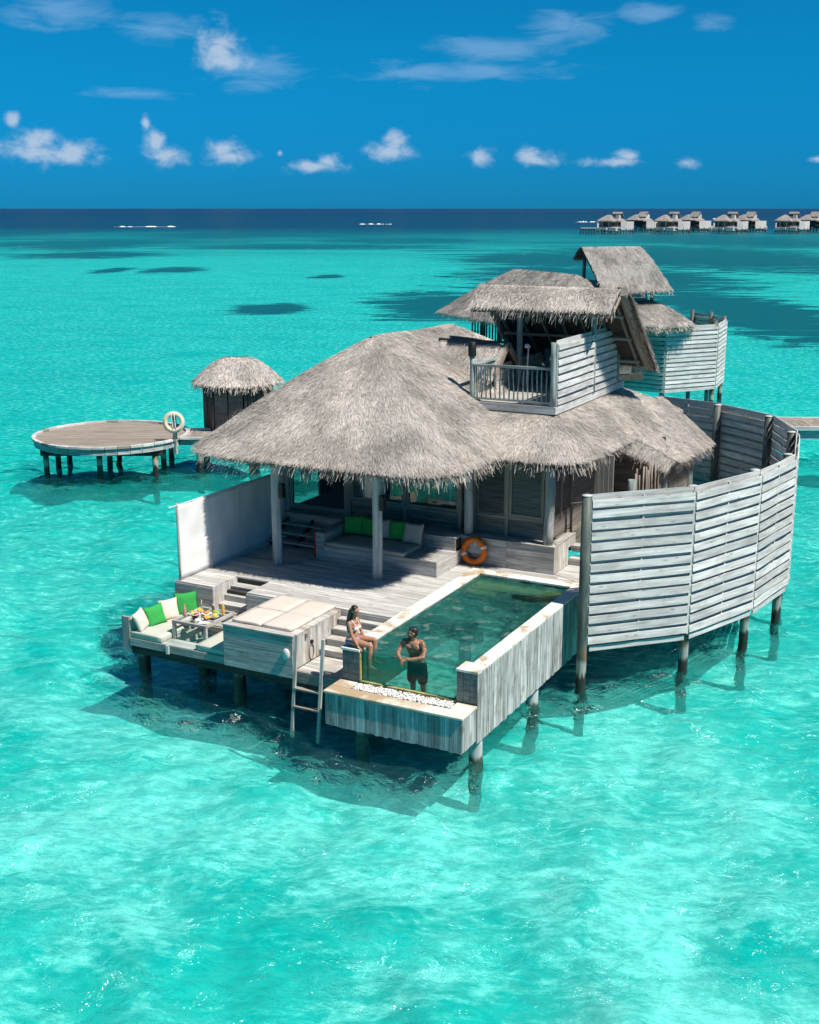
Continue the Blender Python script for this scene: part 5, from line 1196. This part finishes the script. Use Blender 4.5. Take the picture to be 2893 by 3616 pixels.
# ------------------------------------------------------------------ neighbour villa behind
nv = thing('neighbour_villa', 'second thatched water villa close behind with steep tower roof and woven fence', 'villa', (-13, 46, 0))
def build_neighbour():
    rf = part_empty('main_roof', nv)
    def P(x, y, z):                                                 # picture point in the 4x zoom of this villa
        return px((1500+x*.6377)/1.677, (840+y*.6377)/1.677, z)
    r1, r2 = P(500, 165, 7.35), P(835, 195, 7.35); e = [P(75, 455, 4.8), P(240, 490, 4.8), P(430, 505, 4.8), P(640, 480, 4.8), P(960, 400, 4.8)]
    X = (r2-r1).normalized(); Yn = Vector((X.y, -X.x, 0)); Yn = Yn if Yn.dot(FWD) < 0 else -Yn; c = (r1+r2)/2; L = (r2-r1).length/2
    out = []
    for a, b in ((-L-3.3, 3.6), (L+3.4, 3.6), (L+3.4, -3.6), (-L-3.3, -3.6)): out.append((a, b))
    ring = rounded_rect(-L-3.3, L+3.4, -3.7, 3.7, 1.3, 4.85, .5)
    tr = lambda q: Vector((c.x, c.y, 0))+X*q.x+Yn*q.y+Vector((0, 0, q.z))
    inner = clamp_inner(ring, -L, L, 0, 0, 7.3)
    thatch(rf, [tr(q) for q in ring], [tr(q) for q in inner], dens=600, fringe=160, wid=(.014, .026), slen=(.2, .4), flen=(.25, .5), mat='thatch_neighbour_shaded')
    # tower roof, long slope towards the main villa
    tw = part_empty('tower_roof', nv); a, b = P(868, 48, 8.7), P(1193, 44, 8.7); lo0, lo1 = P(1003, 262, 6.75), P(1395, 280, 6.75)
    down = ((lo0-a)+(lo1-b))/2; dirn = Vector((down.x, down.y, 0))
    perp = Vector((-(b-a).y, (b-a).x, 0)).normalized(); perp = perp if perp.dot(FWD) < 0 else -perp
    dn = perp*2.5+Vector((0, 0, -2.15))
    rid = line(a, b, 10)
    thatch(tw, [q+dn+(b-a).normalized()*(-.05+.55*i/9) for i, q in enumerate(rid)], rid, closed=False, dens=700, fringe=160, wid=(.014, .026), slen=(.2, .4), flen=(.2, .4), thick=.2, mat='thatch_neighbour_shaded')
    thatch(tw, [q-perp*.8-Vector((0, 0, .6)) for q in rid[::-1]], rid[::-1], closed=False, dens=500, fringe=120, wid=(.014, .026), thick=.2, flen=(.2, .4), mat='thatch_neighbour_shaded')
    tp = part_empty('tower', nv); U = (b-a).normalized(); m = (a+b)/2
    for s in (-1.55, 1.55):
        for k in (-.1, 1.9): q = m+U*s+perp*k; pole('tower_post', 'pile', tp, (q.x, q.y, 5), (q.x, q.y, 8.3-max(k, 0)*.8), .1)
    q = m+perp*1.3
    for i in range(9): z = 5.3+i*.2; beam('tower_board', 'wood_fence', tp, q-U*1.6+Vector((0, 0, z-m.z)), q+U*1.6+Vector((0, 0, z-m.z)), .03, .17)
    q = m-U*1.62+perp*.8
    for i in range(9): z = 5.3+i*.2; beam('tower_board', 'wood_fence', tp, q-perp*.9+Vector((0, 0, z-m.z)), q+perp*.5+Vector((0, 0, z-m.z)), .03, .17)
    # wing roof round the foot of the tower
    wr = part_empty('wing_roof', nv); mm = m+perp*.6
    ring = rounded_rect(-3.4, 3.3, -3.0, 3.3, .9, 4.75, .5); tr2 = lambda q: Vector((mm.x, mm.y, 0))+U*q.x+perp*q.y+Vector((0, 0, q.z))
    thatch(wr, [tr2(q) for q in ring], [tr2(q) for q in clamp_inner(ring, -1.7, 1.6, -1.2, 1.2, 5.9)], dens=600, fringe=160, wid=(.014, .026), slen=(.2, .4), flen=(.25, .5), mat='thatch_neighbour_shaded')
    # walls, piles
    for s in (-3, -1, 1, 3):
        for k in (-2.2, 2.2): q = Vector((c.x, c.y, 0))+X*s+Yn*k; pole('pile', 'pile', nv, (q.x, q.y, -2), (q.x, q.y, 4.9), .14, rings=3)
    wl = Vector((c.x, c.y, 0)); 
    for s in np.arange(-3.6, 3.7, .36): q = wl+X*s+Yn*2.6; pole('veranda_stick', 'pile', nv, (q.x, q.y, 2.2), (q.x, q.y, 4.7), .05, rings=2, seg=6)
    beam('floor', 'wood_dark', nv, wl-X*4.5+Vector((0, 0, 2.0)), wl+X*6+Vector((0, 0, 2.0)), 5.6, .3); beam('core_wall', 'wood_wall', nv, wl-X*1.5-Yn*.5+Vector((0, 0, 3.5)), wl+X*6-Yn*.5+Vector((0, 0, 3.5)), 3, 2.6)
    # fence
    pts = [P(1095, 842, 1.0), P(1322, 862, 1.0), P(1605, 838, 1.0)]
    F = [(p.x, p.y) for p in pts]
    t3 = P(1648, 450, 4.5); F.append((t3.x+.4, t3.y-.6)); t4, t5 = P(1597, 432, 4.5), P(1490, 420, 4.5); F += [(t4.x, t4.y), (t5.x, t5.y)]
    cen = (mm.x, mm.y+2)
    for i in range(len(F)-1):
        pn = part_empty('fence_panel', nv); fence_panel(pn, F[i], F[i+1], 1.0, 4.5, 15, cen, back=True, trim=.03, bow=.012)
    for x, y in F:
        d = (Vector((x, y))-Vector(cen)).normalized()*.16; pole('fence_post', 'pile', nv, (x-d.x, y-d.y, -2), (x-d.x, y-d.y, 4.75), .13, rings=4)
build_neighbour()
# ------------------------------------------------------------------ far row of villas
def far_villa(name, sx, label, group):
    t = thing(name, label, 'villa', (0, 0, 0), group)
    def q(p): return (p[0]*sx, p[1], p[2])
    def fm(nm, v, f, mat, par=t): return mesh_obj(nm, [q(p) for p in v], f if sx > 0 else [tuple(reversed(g)) for g in f], mat, par)
    def bx(nm, lo, hi, mat, par=t):
        c = [(lo[i]+hi[i])/2 for i in range(3)]; return fm(nm, [(c[0]+x, c[1]+y, c[2]+z) for x, y, z in boxv(*(hi[i]-lo[i] for i in range(3)))], BOXF, mat, par)
    def hip(nm, ring, ridge0, ridge1, z0, z1):
        n = len(ring); v = []; K = 5
        for k in range(K+1):
            for p in ring:
                ix = min(max(p.x, min(ridge0[0], ridge1[0])), max(ridge0[0], ridge1[0])); iy = min(max(p.y, ridge0[1]), ridge1[1]); u = k/K
                v.append((p.x+(ix-p.x)*u, p.y+(iy-p.y)*u, z0+(z1-z0)*u+.15*math.sin(math.pi*u)))
        v += [(p.x*1.0, p.y, z0-.45) for p in ring]; b = (K+1)*n; f = []
        for k in range(K):
            for j in range(n): f.append((k*n+j, k*n+(j+1) % n, (k+1)*n+(j+1) % n, (k+1)*n+j))
        for j in range(n): f.append((b+j, b+(j+1) % n, (j+1) % n, j))
        f.append(tuple(b+j for j in range(n))[::-1]); o = fm(nm, v, f, 'thatch_far_shaded'); return o
    hip('main_roof', rounded_rect(-7, .6, -4.6, 8, 1.2, 0, .8), (-3.6, .3), (-3.2, 4.2), 4.85, 7.4)
    hip('wing_roof', rounded_rect(-2.6, 2.6, -1.4, 8, .8, 0, .8), (-1, .8), (1, 5.6), 4.75, 5.9)
    fm('tower_roof', [(-2, 3.2, 8.7), (2.1, 3.2, 8.7), (-2, 2.3, 7.95), (2.1, 2.3, 7.95), (-2, 5.9, 6.4), (2.1, 5.9, 6.4), (-2, 3.2, 8.4), (2.1, 3.2, 8.4), (-2, 2.3, 7.65), (2.1, 2.3, 7.65), (-2, 5.9, 6.1), (2.1, 5.9, 6.1)],
       [(0, 2, 3, 1), (0, 1, 5, 4), (6, 7, 9, 8), (6, 10, 11, 7), (2, 8, 9, 3), (4, 5, 11, 10), (0, 6, 8, 2), (0, 4, 10, 6), (1, 3, 9, 7), (1, 7, 11, 5)], 'thatch_far_shaded')
    for x in (-1.0, 1.3): bx('tower_post', (x-.1, 3.1, 5.7), (x+.1, 3.3, 8.5), 'wood_rail')
    bx('tower_rail', (-1.2, .4, 5.7), (.0, .5, 6.7), 'wood_rail'); bx('tower_screen', (.0, .35, 5.7), (1.4, 3.6, 7.4), 'wood_fence'); bx('tower_floor', (-1.3, .4, 5.55), (1.4, 5.8, 5.75), 'wood_fence')
    bx('house_wall', (-6.1, -.6, 2.4), (1.6, 7, 5.0), 'wood_dark')
    for x in (-5.6, -3.9, -2.3, .2): w = bx('window', (x, -.66, 2.9), (x+1.2, -.6, 4.4), 'wood_frame'); bx('pane', (x+.12, -.68, 3.0), (x+1.08, -.665, 4.3), 'glass_dark', w)
    for x in (-4.6, -1.8): bx('veranda_post', (x-.13, -3.4, 1.9), (x+.13, -3.15, 4.9), 'wood_post')
    bx('plinth', (-6, -1.1, 1.9), (1.9, -.7, 2.6), 'wood_grey'); bx('deck', (-6.1, -5.7, 1.5), (3.4, 0, 1.93), 'wood_deck')
    bx('canvas_screen', (-6.1, -5.6, 1.93), (-5.8, -2, 3.8), 'canvas'); bx('lounge', (-6.1, -7.6, .8), (-3.4, -5.7, 1.25), 'wood_pale'); bx('daybed', (-3.3, -7.7, .95), (-1.5, -5.7, 1.95), 'wood_pale')
    bx('pool', (-.1, -8.6, .55), (2.9, -1.6, 2.0), 'wood_clad'); bx('pool_coping', (-.15, -8.0, 1.99), (2.95, -1.55, 2.06), 'stone_coping')
    pts = [(3.4, -3.2), (5.3, -1.3), (6.2, 1.2), (6.6, 3.6), (6.0, 7.1), (4.8, 9.6)]
    v = []; f = []
    for (ax, ay), (bx_, by) in zip(pts, pts[1:]):
        for i in range(14):
            z = 1.05+i*.247; b = len(v)
            for (x, y) in ((ax, ay), (bx_, by)):
                for dz, o in ((0, .03), (.2, -.03)): v.append((x+o, y-o, z+dz)); v.append((x+o-.06, y-o+.06, z+dz))
            f += [(b, b+4, b+6, b+2), (b+1, b+3, b+7, b+5), (b+2, b+6, b+7, b+3), (b, b+1, b+5, b+4)]
    fm('fence', v, f, 'wood_fence'); 
    v = []; f = []
    for (ax, ay), (bx_, by) in zip(pts, pts[1:]): b = len(v); v += [(ax-.12, ay+.12, 1.05), (bx_-.12, by+.12, 1.05), (bx_-.12, by+.12, 4.5), (ax-.12, ay+.12, 4.5)]; f.append((b, b+1, b+2, b+3))
    fm('fence_backing', v, f, 'wood_fence')
    pv = [(x, y) for x in (-5.8, -3, -.2, 2.6) for y in (-7.2, -4, 0, 4)]+pts
    for x, y in pv: bx('pile', (x-.15, y-.15, -1.5), (x+.15, y+.15, 1.6), 'pile')
    return t
def copy_tree(o, parent=None):
    c = o.copy(); COL.objects.link(c); c.parent = parent
    for ch in list(o.children): copy_tree(ch, c)
    return c
def far_row():
    pa = far_villa('far_villa', 1, 'far-off thatched villa with deck, pool and pale fence turned to the lagoon', 'far row of water villas')
    pb = far_villa('far_villa', -1, 'far-off thatched villa showing its long sloping tower roof, set behind its neighbours', 'far row of water villas')
    def put(proto, k, x7, y7, rot):
        first = k == 0
        p = px((1950+x7*.5467)/1.677, (700+y7*.5467)/1.677+.4); o = proto if first else copy_tree(proto)
        o.location = p; o.rotation_euler = (0, 0, rot); o.scale = (1.12, 1.12, 1.05)
        n = ['end', 'second', 'third', 'fourth'][k]
        o['label'] = ('%s lagoon-facing villa of the far row counted from the small far jetty' if proto is pa else '%s of the villas set back in the far row counted from the small far jetty') % n
        return o
    base = YAW-math.radians(13)
    for i, x in enumerate((405, 772, 1150, 1548)): put(pa, i, x, 216-i*1.0, base+math.radians(-13))
    for i, x in enumerate((610, 945, 1300, 1712)): put(pb, i, x, 206, base+math.radians(155))
    fj = thing('far_jetty', 'small far-off bathing jetty standing beside the end villa of the row', 'jetty', px(1236, 489))
    c = px(1236, 489.5); c.z = 0
    beam('jetty_deck', 'wood_grey', fj, c-RGT*3.2+Vector((0, 0, 2.0)), c+RGT*4+Vector((0, 0, 2.0)), 4, .5)
    for i in range(6):
        for s in (-1.4, 1.4): q = c+RGT*(-2.8+i*1.2)+FWD*s; pole('pile', 'pile', fj, (q.x, q.y, -1), (q.x, q.y, 1.8), .16, rings=2, seg=6)
far_row()
# ------------------------------------------------------------------ people
def capsule(bm, a, b, ra, rb, seg=14):
    a, b = Vector(a), Vector(b); M, L = frame_from(a, b) if (b-a).length > 1e-5 else (Matrix.Translation(a), 0.0)
    prof = []
    for k in range(5): t = math.pi/2*k/4; prof.append((-L/2-ra*math.cos(t), ra*math.sin(t)))
    for k in range(1, 5): prof.append((-L/2+L*k/5, ra+(rb-ra)*k/5))
    for k in range(5): t = math.pi/2*k/4; prof.append((L/2+rb*math.sin(t), rb*math.cos(t)))
    rows = []
    for x, r in prof: rows.append([bm.verts.new(M @ Vector((x, max(r, 1e-4)*math.cos(2*math.pi*j/seg), max(r, 1e-4)*math.sin(2*math.pi*j/seg)))) for j in range(seg)])
    for i in range(len(rows)-1):
        for j in range(seg): bm.faces.new((rows[i][j], rows[i][(j+1) % seg], rows[i+1][(j+1) % seg], rows[i+1][j]))
    bm.faces.new(rows[0][::-1]); bm.faces.new(rows[-1])
def chain(bm, pts):
    for (p, r), (q, s) in zip(pts, pts[1:]): capsule(bm, p, q, r, s)
def ellip(bm, c, r, R=None):
    res = bmesh.ops.create_icosphere(bm, subdivisions=3, radius=1); M = Matrix.Translation(Vector(c)) @ (R.to_4x4() if R else Matrix.Identity(4)) @ Matrix.Diagonal((*r, 1))
    bmesh.ops.transform(bm, matrix=M, verts=res['verts'])
def finish(bm, name, mat, parent, vox, sm=6, M=Matrix.Identity(4)):
    bmesh.ops.recalc_face_normals(bm, faces=bm.faces); me = bpy.data.meshes.new(name); bm.to_mesh(me); bm.free()
    me.materials.append(MATS[mat]); o = bpy.data.objects.new(name, me); link(o, parent, M)
    r = o.modifiers.new('r', 'REMESH'); r.mode = 'VOXEL'; r.voxel_size = vox; r.use_smooth_shade = True
    s = o.modifiers.new('s', 'SMOOTH'); s.iterations = sm; s.factor = .5
    return o
def hand(bm, wrist, fwd, side, down, curl=.5, s=1.0):
    """palm and five bent fingers; fwd = towards the fingertips, side = towards the thumb, down = palm side"""
    w, f, t, n = Vector(wrist), Vector(fwd).normalized(), Vector(side).normalized(), Vector(down).normalized()
    for k in (-1, 0, 1): capsule(bm, w+t*.020*k*s, w+f*.075*s+t*.026*k*s, .016*s, .014*s, 8)
    for k, L in ((1.5, .070), (.5, .078), (-.5, .074), (-1.5, .058)):
        p = w+f*.078*s+t*.0195*k*s; a = curl
        q = p+(f*math.cos(a)+n*math.sin(a))*L*.5*s; r = q+(f*math.cos(a*2)+n*math.sin(a*2))*L*.32*s; e = r+(f*math.cos(a*2.7)+n*math.sin(a*2.7))*L*.25*s
        chain(bm, [(p, .0095*s), (q, .0088*s), (r, .008*s), (e, .007*s)])
    p = w+f*.02*s+t*.026*s; q = p+(f*.7+t*.7+n*.25).normalized()*.042*s; r = q+(f*.92+t*.25+n*.3).normalized()*.034*s
    chain(bm, [(p, .012*s), (q, .010*s), (r, .008*s)])
def head(bm, R, c, s=1.0, jaw=1.0):
    """c = centre of the skull; R turns a head that looks along -Y"""
    T = lambda p: Vector(c)+R @ (Vector(p)*s)
    ellip(bm, T((0, .008, .025)), (.074*s, .093*s, .088*s), R); ellip(bm, T((0, -.022, -.045)), (.058*s*jaw, .066*s, .068*s), R)
    ellip(bm, T((0, -.055, -.088)), (.026*s*jaw, .024*s, .020*s), R)                                     # chin
    capsule(bm, T((0, -.088, .012)), T((0, -.108, -.030)), .009*s, .014*s, 8)                          # nose
    for k in (-1, 1):
        ellip(bm, T((.075*k, .012, -.012)), (.010*s, .020*s, .030*s), R); capsule(bm, T((.018*k, -.086, .024)), T((.048*k, -.074, .022)), .009*s, .009*s, 8)  # ears, brow
        ellip(bm, T((.036*k, -.070, -.030)), (.022*s, .018*s, .018*s), R)
    capsule(bm, T((-.02, -.088, -.058)), T((.02, -.088, -.058)), .0085*s, .0085*s, 8)                  # lips
    return T
def face_bits(parent, T, R, s=1.0):
    for k in (-1, 1):
        bm = bmesh.new(); ellip(bm, T((.031*k, -.082, .004)), (.013*s, .008*s, .006*s), R); me = bpy.data.meshes.new('eye'); bm.to_mesh(me); bm.free(); me.materials.append(MATS['hair_black']); link(bpy.data.objects.new('eye', me), parent)
        bm = bmesh.new(); capsule(bm, T((.016*k, -.092, .026)), T((.050*k, -.080, .026)), .0055*s, .004*s, 8); me = bpy.data.meshes.new('eyebrow'); bm.to_mesh(me); bm.free(); me.materials.append(MATS['hair_black']); link(bpy.data.objects.new('eyebrow', me), parent)
    bm = bmesh.new(); capsule(bm, T((-.022, -.0955, -.058)), T((.022, -.0955, -.058)), .0035*s, .0035*s, 8); me = bpy.data.meshes.new('mouth'); bm.to_mesh(me); bm.free(); me.materials.append(MATS['skin_face']); link(bpy.data.objects.new('mouth', me), parent)

def man():
    base = Vector((-1.56, .50, .85)); MB = Matrix.Translation(base)
    t = thing('person', 'man in black shorts standing in the pool, arms folded over the glass edge', 'person', base)
    bm = bmesh.new()
    for k in (-1, 1):
        chain(bm, [((.10*k, .0, .90), .098), ((.115*k, .03, .68), .082), ((.115*k, .02, .50), .060)]); chain(bm, [((.115*k, .02, .50), .060), ((.118*k, .05, .36), .060), ((.118*k, .06, .10), .040), ((.118*k, .05, .05), .042)])
        chain(bm, [((.118*k, .06, .035), .038), ((.128*k, -.10, .025), .028), ((.13*k, -.15, .022), .022)])
    ellip(bm, (0, 0, .92), (.165, .115, .13)); ellip(bm, (0, -.045, 1.06), (.145, .10, .14)); ellip(bm, (0, -.105, 1.24), (.175, .115, .17)); ellip(bm, (0, -.135, 1.35), (.185, .105, .10))
    for k in (-1, 1): ellip(bm, (.085*k, -.215, 1.305), (.085, .045, .062)); ellip(bm, (.115*k, -.10, 1.385), (.10, .075, .06))   # chest, trapezius
    for k in (-1, 1): ellip(bm, (.205*k, -.165, 1.375), (.068, .066, .072))
    chain(bm, [((0, -.13, 1.40), .064), ((0, -.16, 1.50), .057)])
    # arms folded on the glass edge
    chain(bm, [((-.225, -.17, 1.36), .058), ((-.265, -.215, 1.25), .053), ((-.28, -.30, 1.165), .043)]); chain(bm, [((-.28, -.30, 1.165), .045), ((-.225, -.385, 1.135), .042), ((-.125, -.475, 1.115), .028)])
    chain(bm, [((.225, -.17, 1.36), .058), ((.275, -.215, 1.25), .053), ((.285, -.30, 1.165), .043)]); chain(bm, [((.285, -.30, 1.165), .045), ((.20, -.38, 1.145), .042), ((.035, -.465, 1.13), .028)])
    hand(bm, (-.125, -.475, 1.115), (.55, -.6, -.5), (.5, .1, .5), (-.2, .5, -.8), .45, .95); hand(bm, (.035, -.465, 1.135), (-.93, -.22, -.25), (.1, .4, .9), (0, .6, -.8), .35, .95)
    R = Matrix.Rotation(math.radians(-58), 3, 'Z') @ Matrix.Rotation(math.radians(-4), 3, 'X')
    T = head(bm, R, (-.005, -.185, 1.60), .98, 1.08)
    body = finish(bm, 'body', 'skin_man', t, .0065, 4, MB); WM[body] = MB
    # hair, short at the sides
    bm = bmesh.new(); ellip(bm, T((0, .022, .050)), (.078, .092, .078), R); ellip(bm, T((0, .052, .0)), (.074, .068, .080), R); ellip(bm, T((0, -.045, .085)), (.055, .045, .032), R)
    h = finish(bm, 'hair', 'hair_black', t, .008, 3, MB)
    bm = bmesh.new(); ellip(bm, T((0, -.034, -.075)), (.052, .058, .040), R); finish(bm, 'beard', 'hair_black', t, .008, 3, MB)
    # shorts
    bm = bmesh.new(); ellip(bm, (0, .0, .90), (.178, .128, .10))
    for k in (-1, 1): chain(bm, [((.095*k, .0, .88), .112), ((.115*k, .015, .62), .115), ((.12*k, .015, .54), .108)])
    s = finish(bm, 'shorts', 'shorts_black', t, .012, 4, MB)
    # bits of the face sit on the head
    class O: pass
    off = lambda p: base+T(p); face_bits(t, off, R)
    return t
man()
def woman():
    base = Vector((-2.90, .24, 2.0))
    t = thing('person', 'woman in white bikini sitting on the corner of the pool wall, feet in water', 'person', base); MB = Matrix.Translation(base)
    # local frame: she faces +X; her right side is -Y
    bm = bmesh.new()
    ellip(bm, (.0, 0, .105), (.125, .165, .105)); ellip(bm, (.01, 0, .22), (.085, .118, .12)); ellip(bm, (.005, 0, .37), (.082, .125, .12)); ellip(bm, (.0, 0, .47), (.070, .135, .075))
    for k in (-1, 1):
        ellip(bm, (.075, .062*k, .385), (.058, .058, .056)); ellip(bm, (-.045, .075*k, .085), (.10, .085, .085))
        ellip(bm, (.0, .155*k, .50), (.045, .044, .046))
        ky = -.13 if k < 0 else .10; kz = .10 if k < 0 else .15; kx = .475 if k < 0 else .445
        chain(bm, [((.02, .085*k, .095), .088), ((.22, (.09*k+ky)/2*1.0, .10+(kz-.1)*.5), .076), ((kx, ky, kz-.01), .054)])
        chain(bm, [((kx, ky, kz-.01), .054), ((kx-.005, ky, kz-.16), .056), ((kx-.02, ky*.95, kz-.42), .034)]); chain(bm, [((kx-.03, ky*.95, kz-.45), .034), ((kx+.06, ky*.95, kz-.48), .028), ((kx+.12, ky*.95, kz-.49), .020)])
    # right arm propped straight on the coping, left arm too
    chain(bm, [((.0, -.165, .50), .042), ((.05, -.185, .36), .038), ((.085, -.195, .26), .032)]); chain(bm, [((.085, -.195, .26), .033), ((.15, -.19, .15), .029), ((.215, -.185, .055), .021)]); hand(bm, (.215, -.185, .05), (.75, .05, -.45), (.1, .9, .1), (-.4, 0, -.9), .30, .86)
    chain(bm, [((.0, .165, .50), .042), ((.04, .19, .36), .038), ((.07, .20, .25), .032)]); chain(bm, [((.07, .20, .25), .033), ((.13, .19, .14), .029), ((.19, .18, .05), .021)]); hand(bm, (.19, .18, .045), (.8, 0, -.3), (.1, -.9, .1), (-.3, 0, -.9), .25, .86)
    chain(bm, [((.0, 0, .52), .050), ((.025, 0, .60), .043), ((.035, 0, .64), .043)])
    R = Matrix.Rotation(math.radians(90-12), 3, 'Z') @ Matrix.Rotation(math.radians(14), 3, 'X')
    T = head(bm, R, (.045, -.003, .735), .93, .94)
    finish(bm, 'body', 'skin_woman', t, .0065, 4, MB)
    bm = bmesh.new(); ellip(bm, T((0, .020, .038)), (.076, .086, .082), R); ellip(bm, T((0, .050, -.02)), (.070, .062, .085), R); ellip(bm, T((0, .085, -.08)), (.062, .05, .09), R)
    chain(bm, [(T((0, .09, -.05)), .062), ((-.085, -.01, .56), .056), ((-.105, -.015, .44), .050), ((-.105, -.02, .32), .036), ((-.10, -.02, .25), .016)])
    chain(bm, [(T((-.055, .03, .0)), .03), ((-.06, -.08, .58), .032), ((-.085, -.085, .48), .024), ((-.095, -.06, .38), .014)])
    finish(bm, 'hair', 'hair_black', t, .009, 3, MB)
    # bikini
    bm = bmesh.new()
    for k in (-1, 1): ellip(bm, (.086, .062*k, .380), (.054, .056, .052))
    chain(bm, [((.10, -.03, .36), .014), ((.10, .03, .36), .014)])
    top = finish(bm, 'bikini_top', 'bikini_white', t, .008, 2, MB)
    def strap(nm, pts, r, mat='bikini_white'):
        bm = bmesh.new(); chain(bm, [(p, r) for p in pts]); me = bpy.data.meshes.new(nm); bm.to_mesh(me); bm.free(); me.materials.append(MATS[mat]); link(bpy.data.objects.new(nm, me), t, MB)
    for k in (-1, 1):
        strap('strap', [(.105, .07*k, .42), (.062, .085*k, .50), (.015, .088*k, .545), (-.035, .085*k, .52), (-.078, .08*k, .44)], .006)
        strap('strap', [(.09, .10*k, .35), (.03, .128*k, .345), (-.04, .118*k, .345), (-.085, .05*k, .35)], .0075)
    bm = bmesh.new(); ellip(bm, (-.02, 0, .10), (.142, .172, .085)); ellip(bm, (.03, 0, .12), (.115, .12, .06)); o = finish(bm, 'bikini_bottom', 'bikini_blue', t, .009, 2, MB)
    off = lambda p: base+T(p); face_bits(t, off, R, .92)
woman()
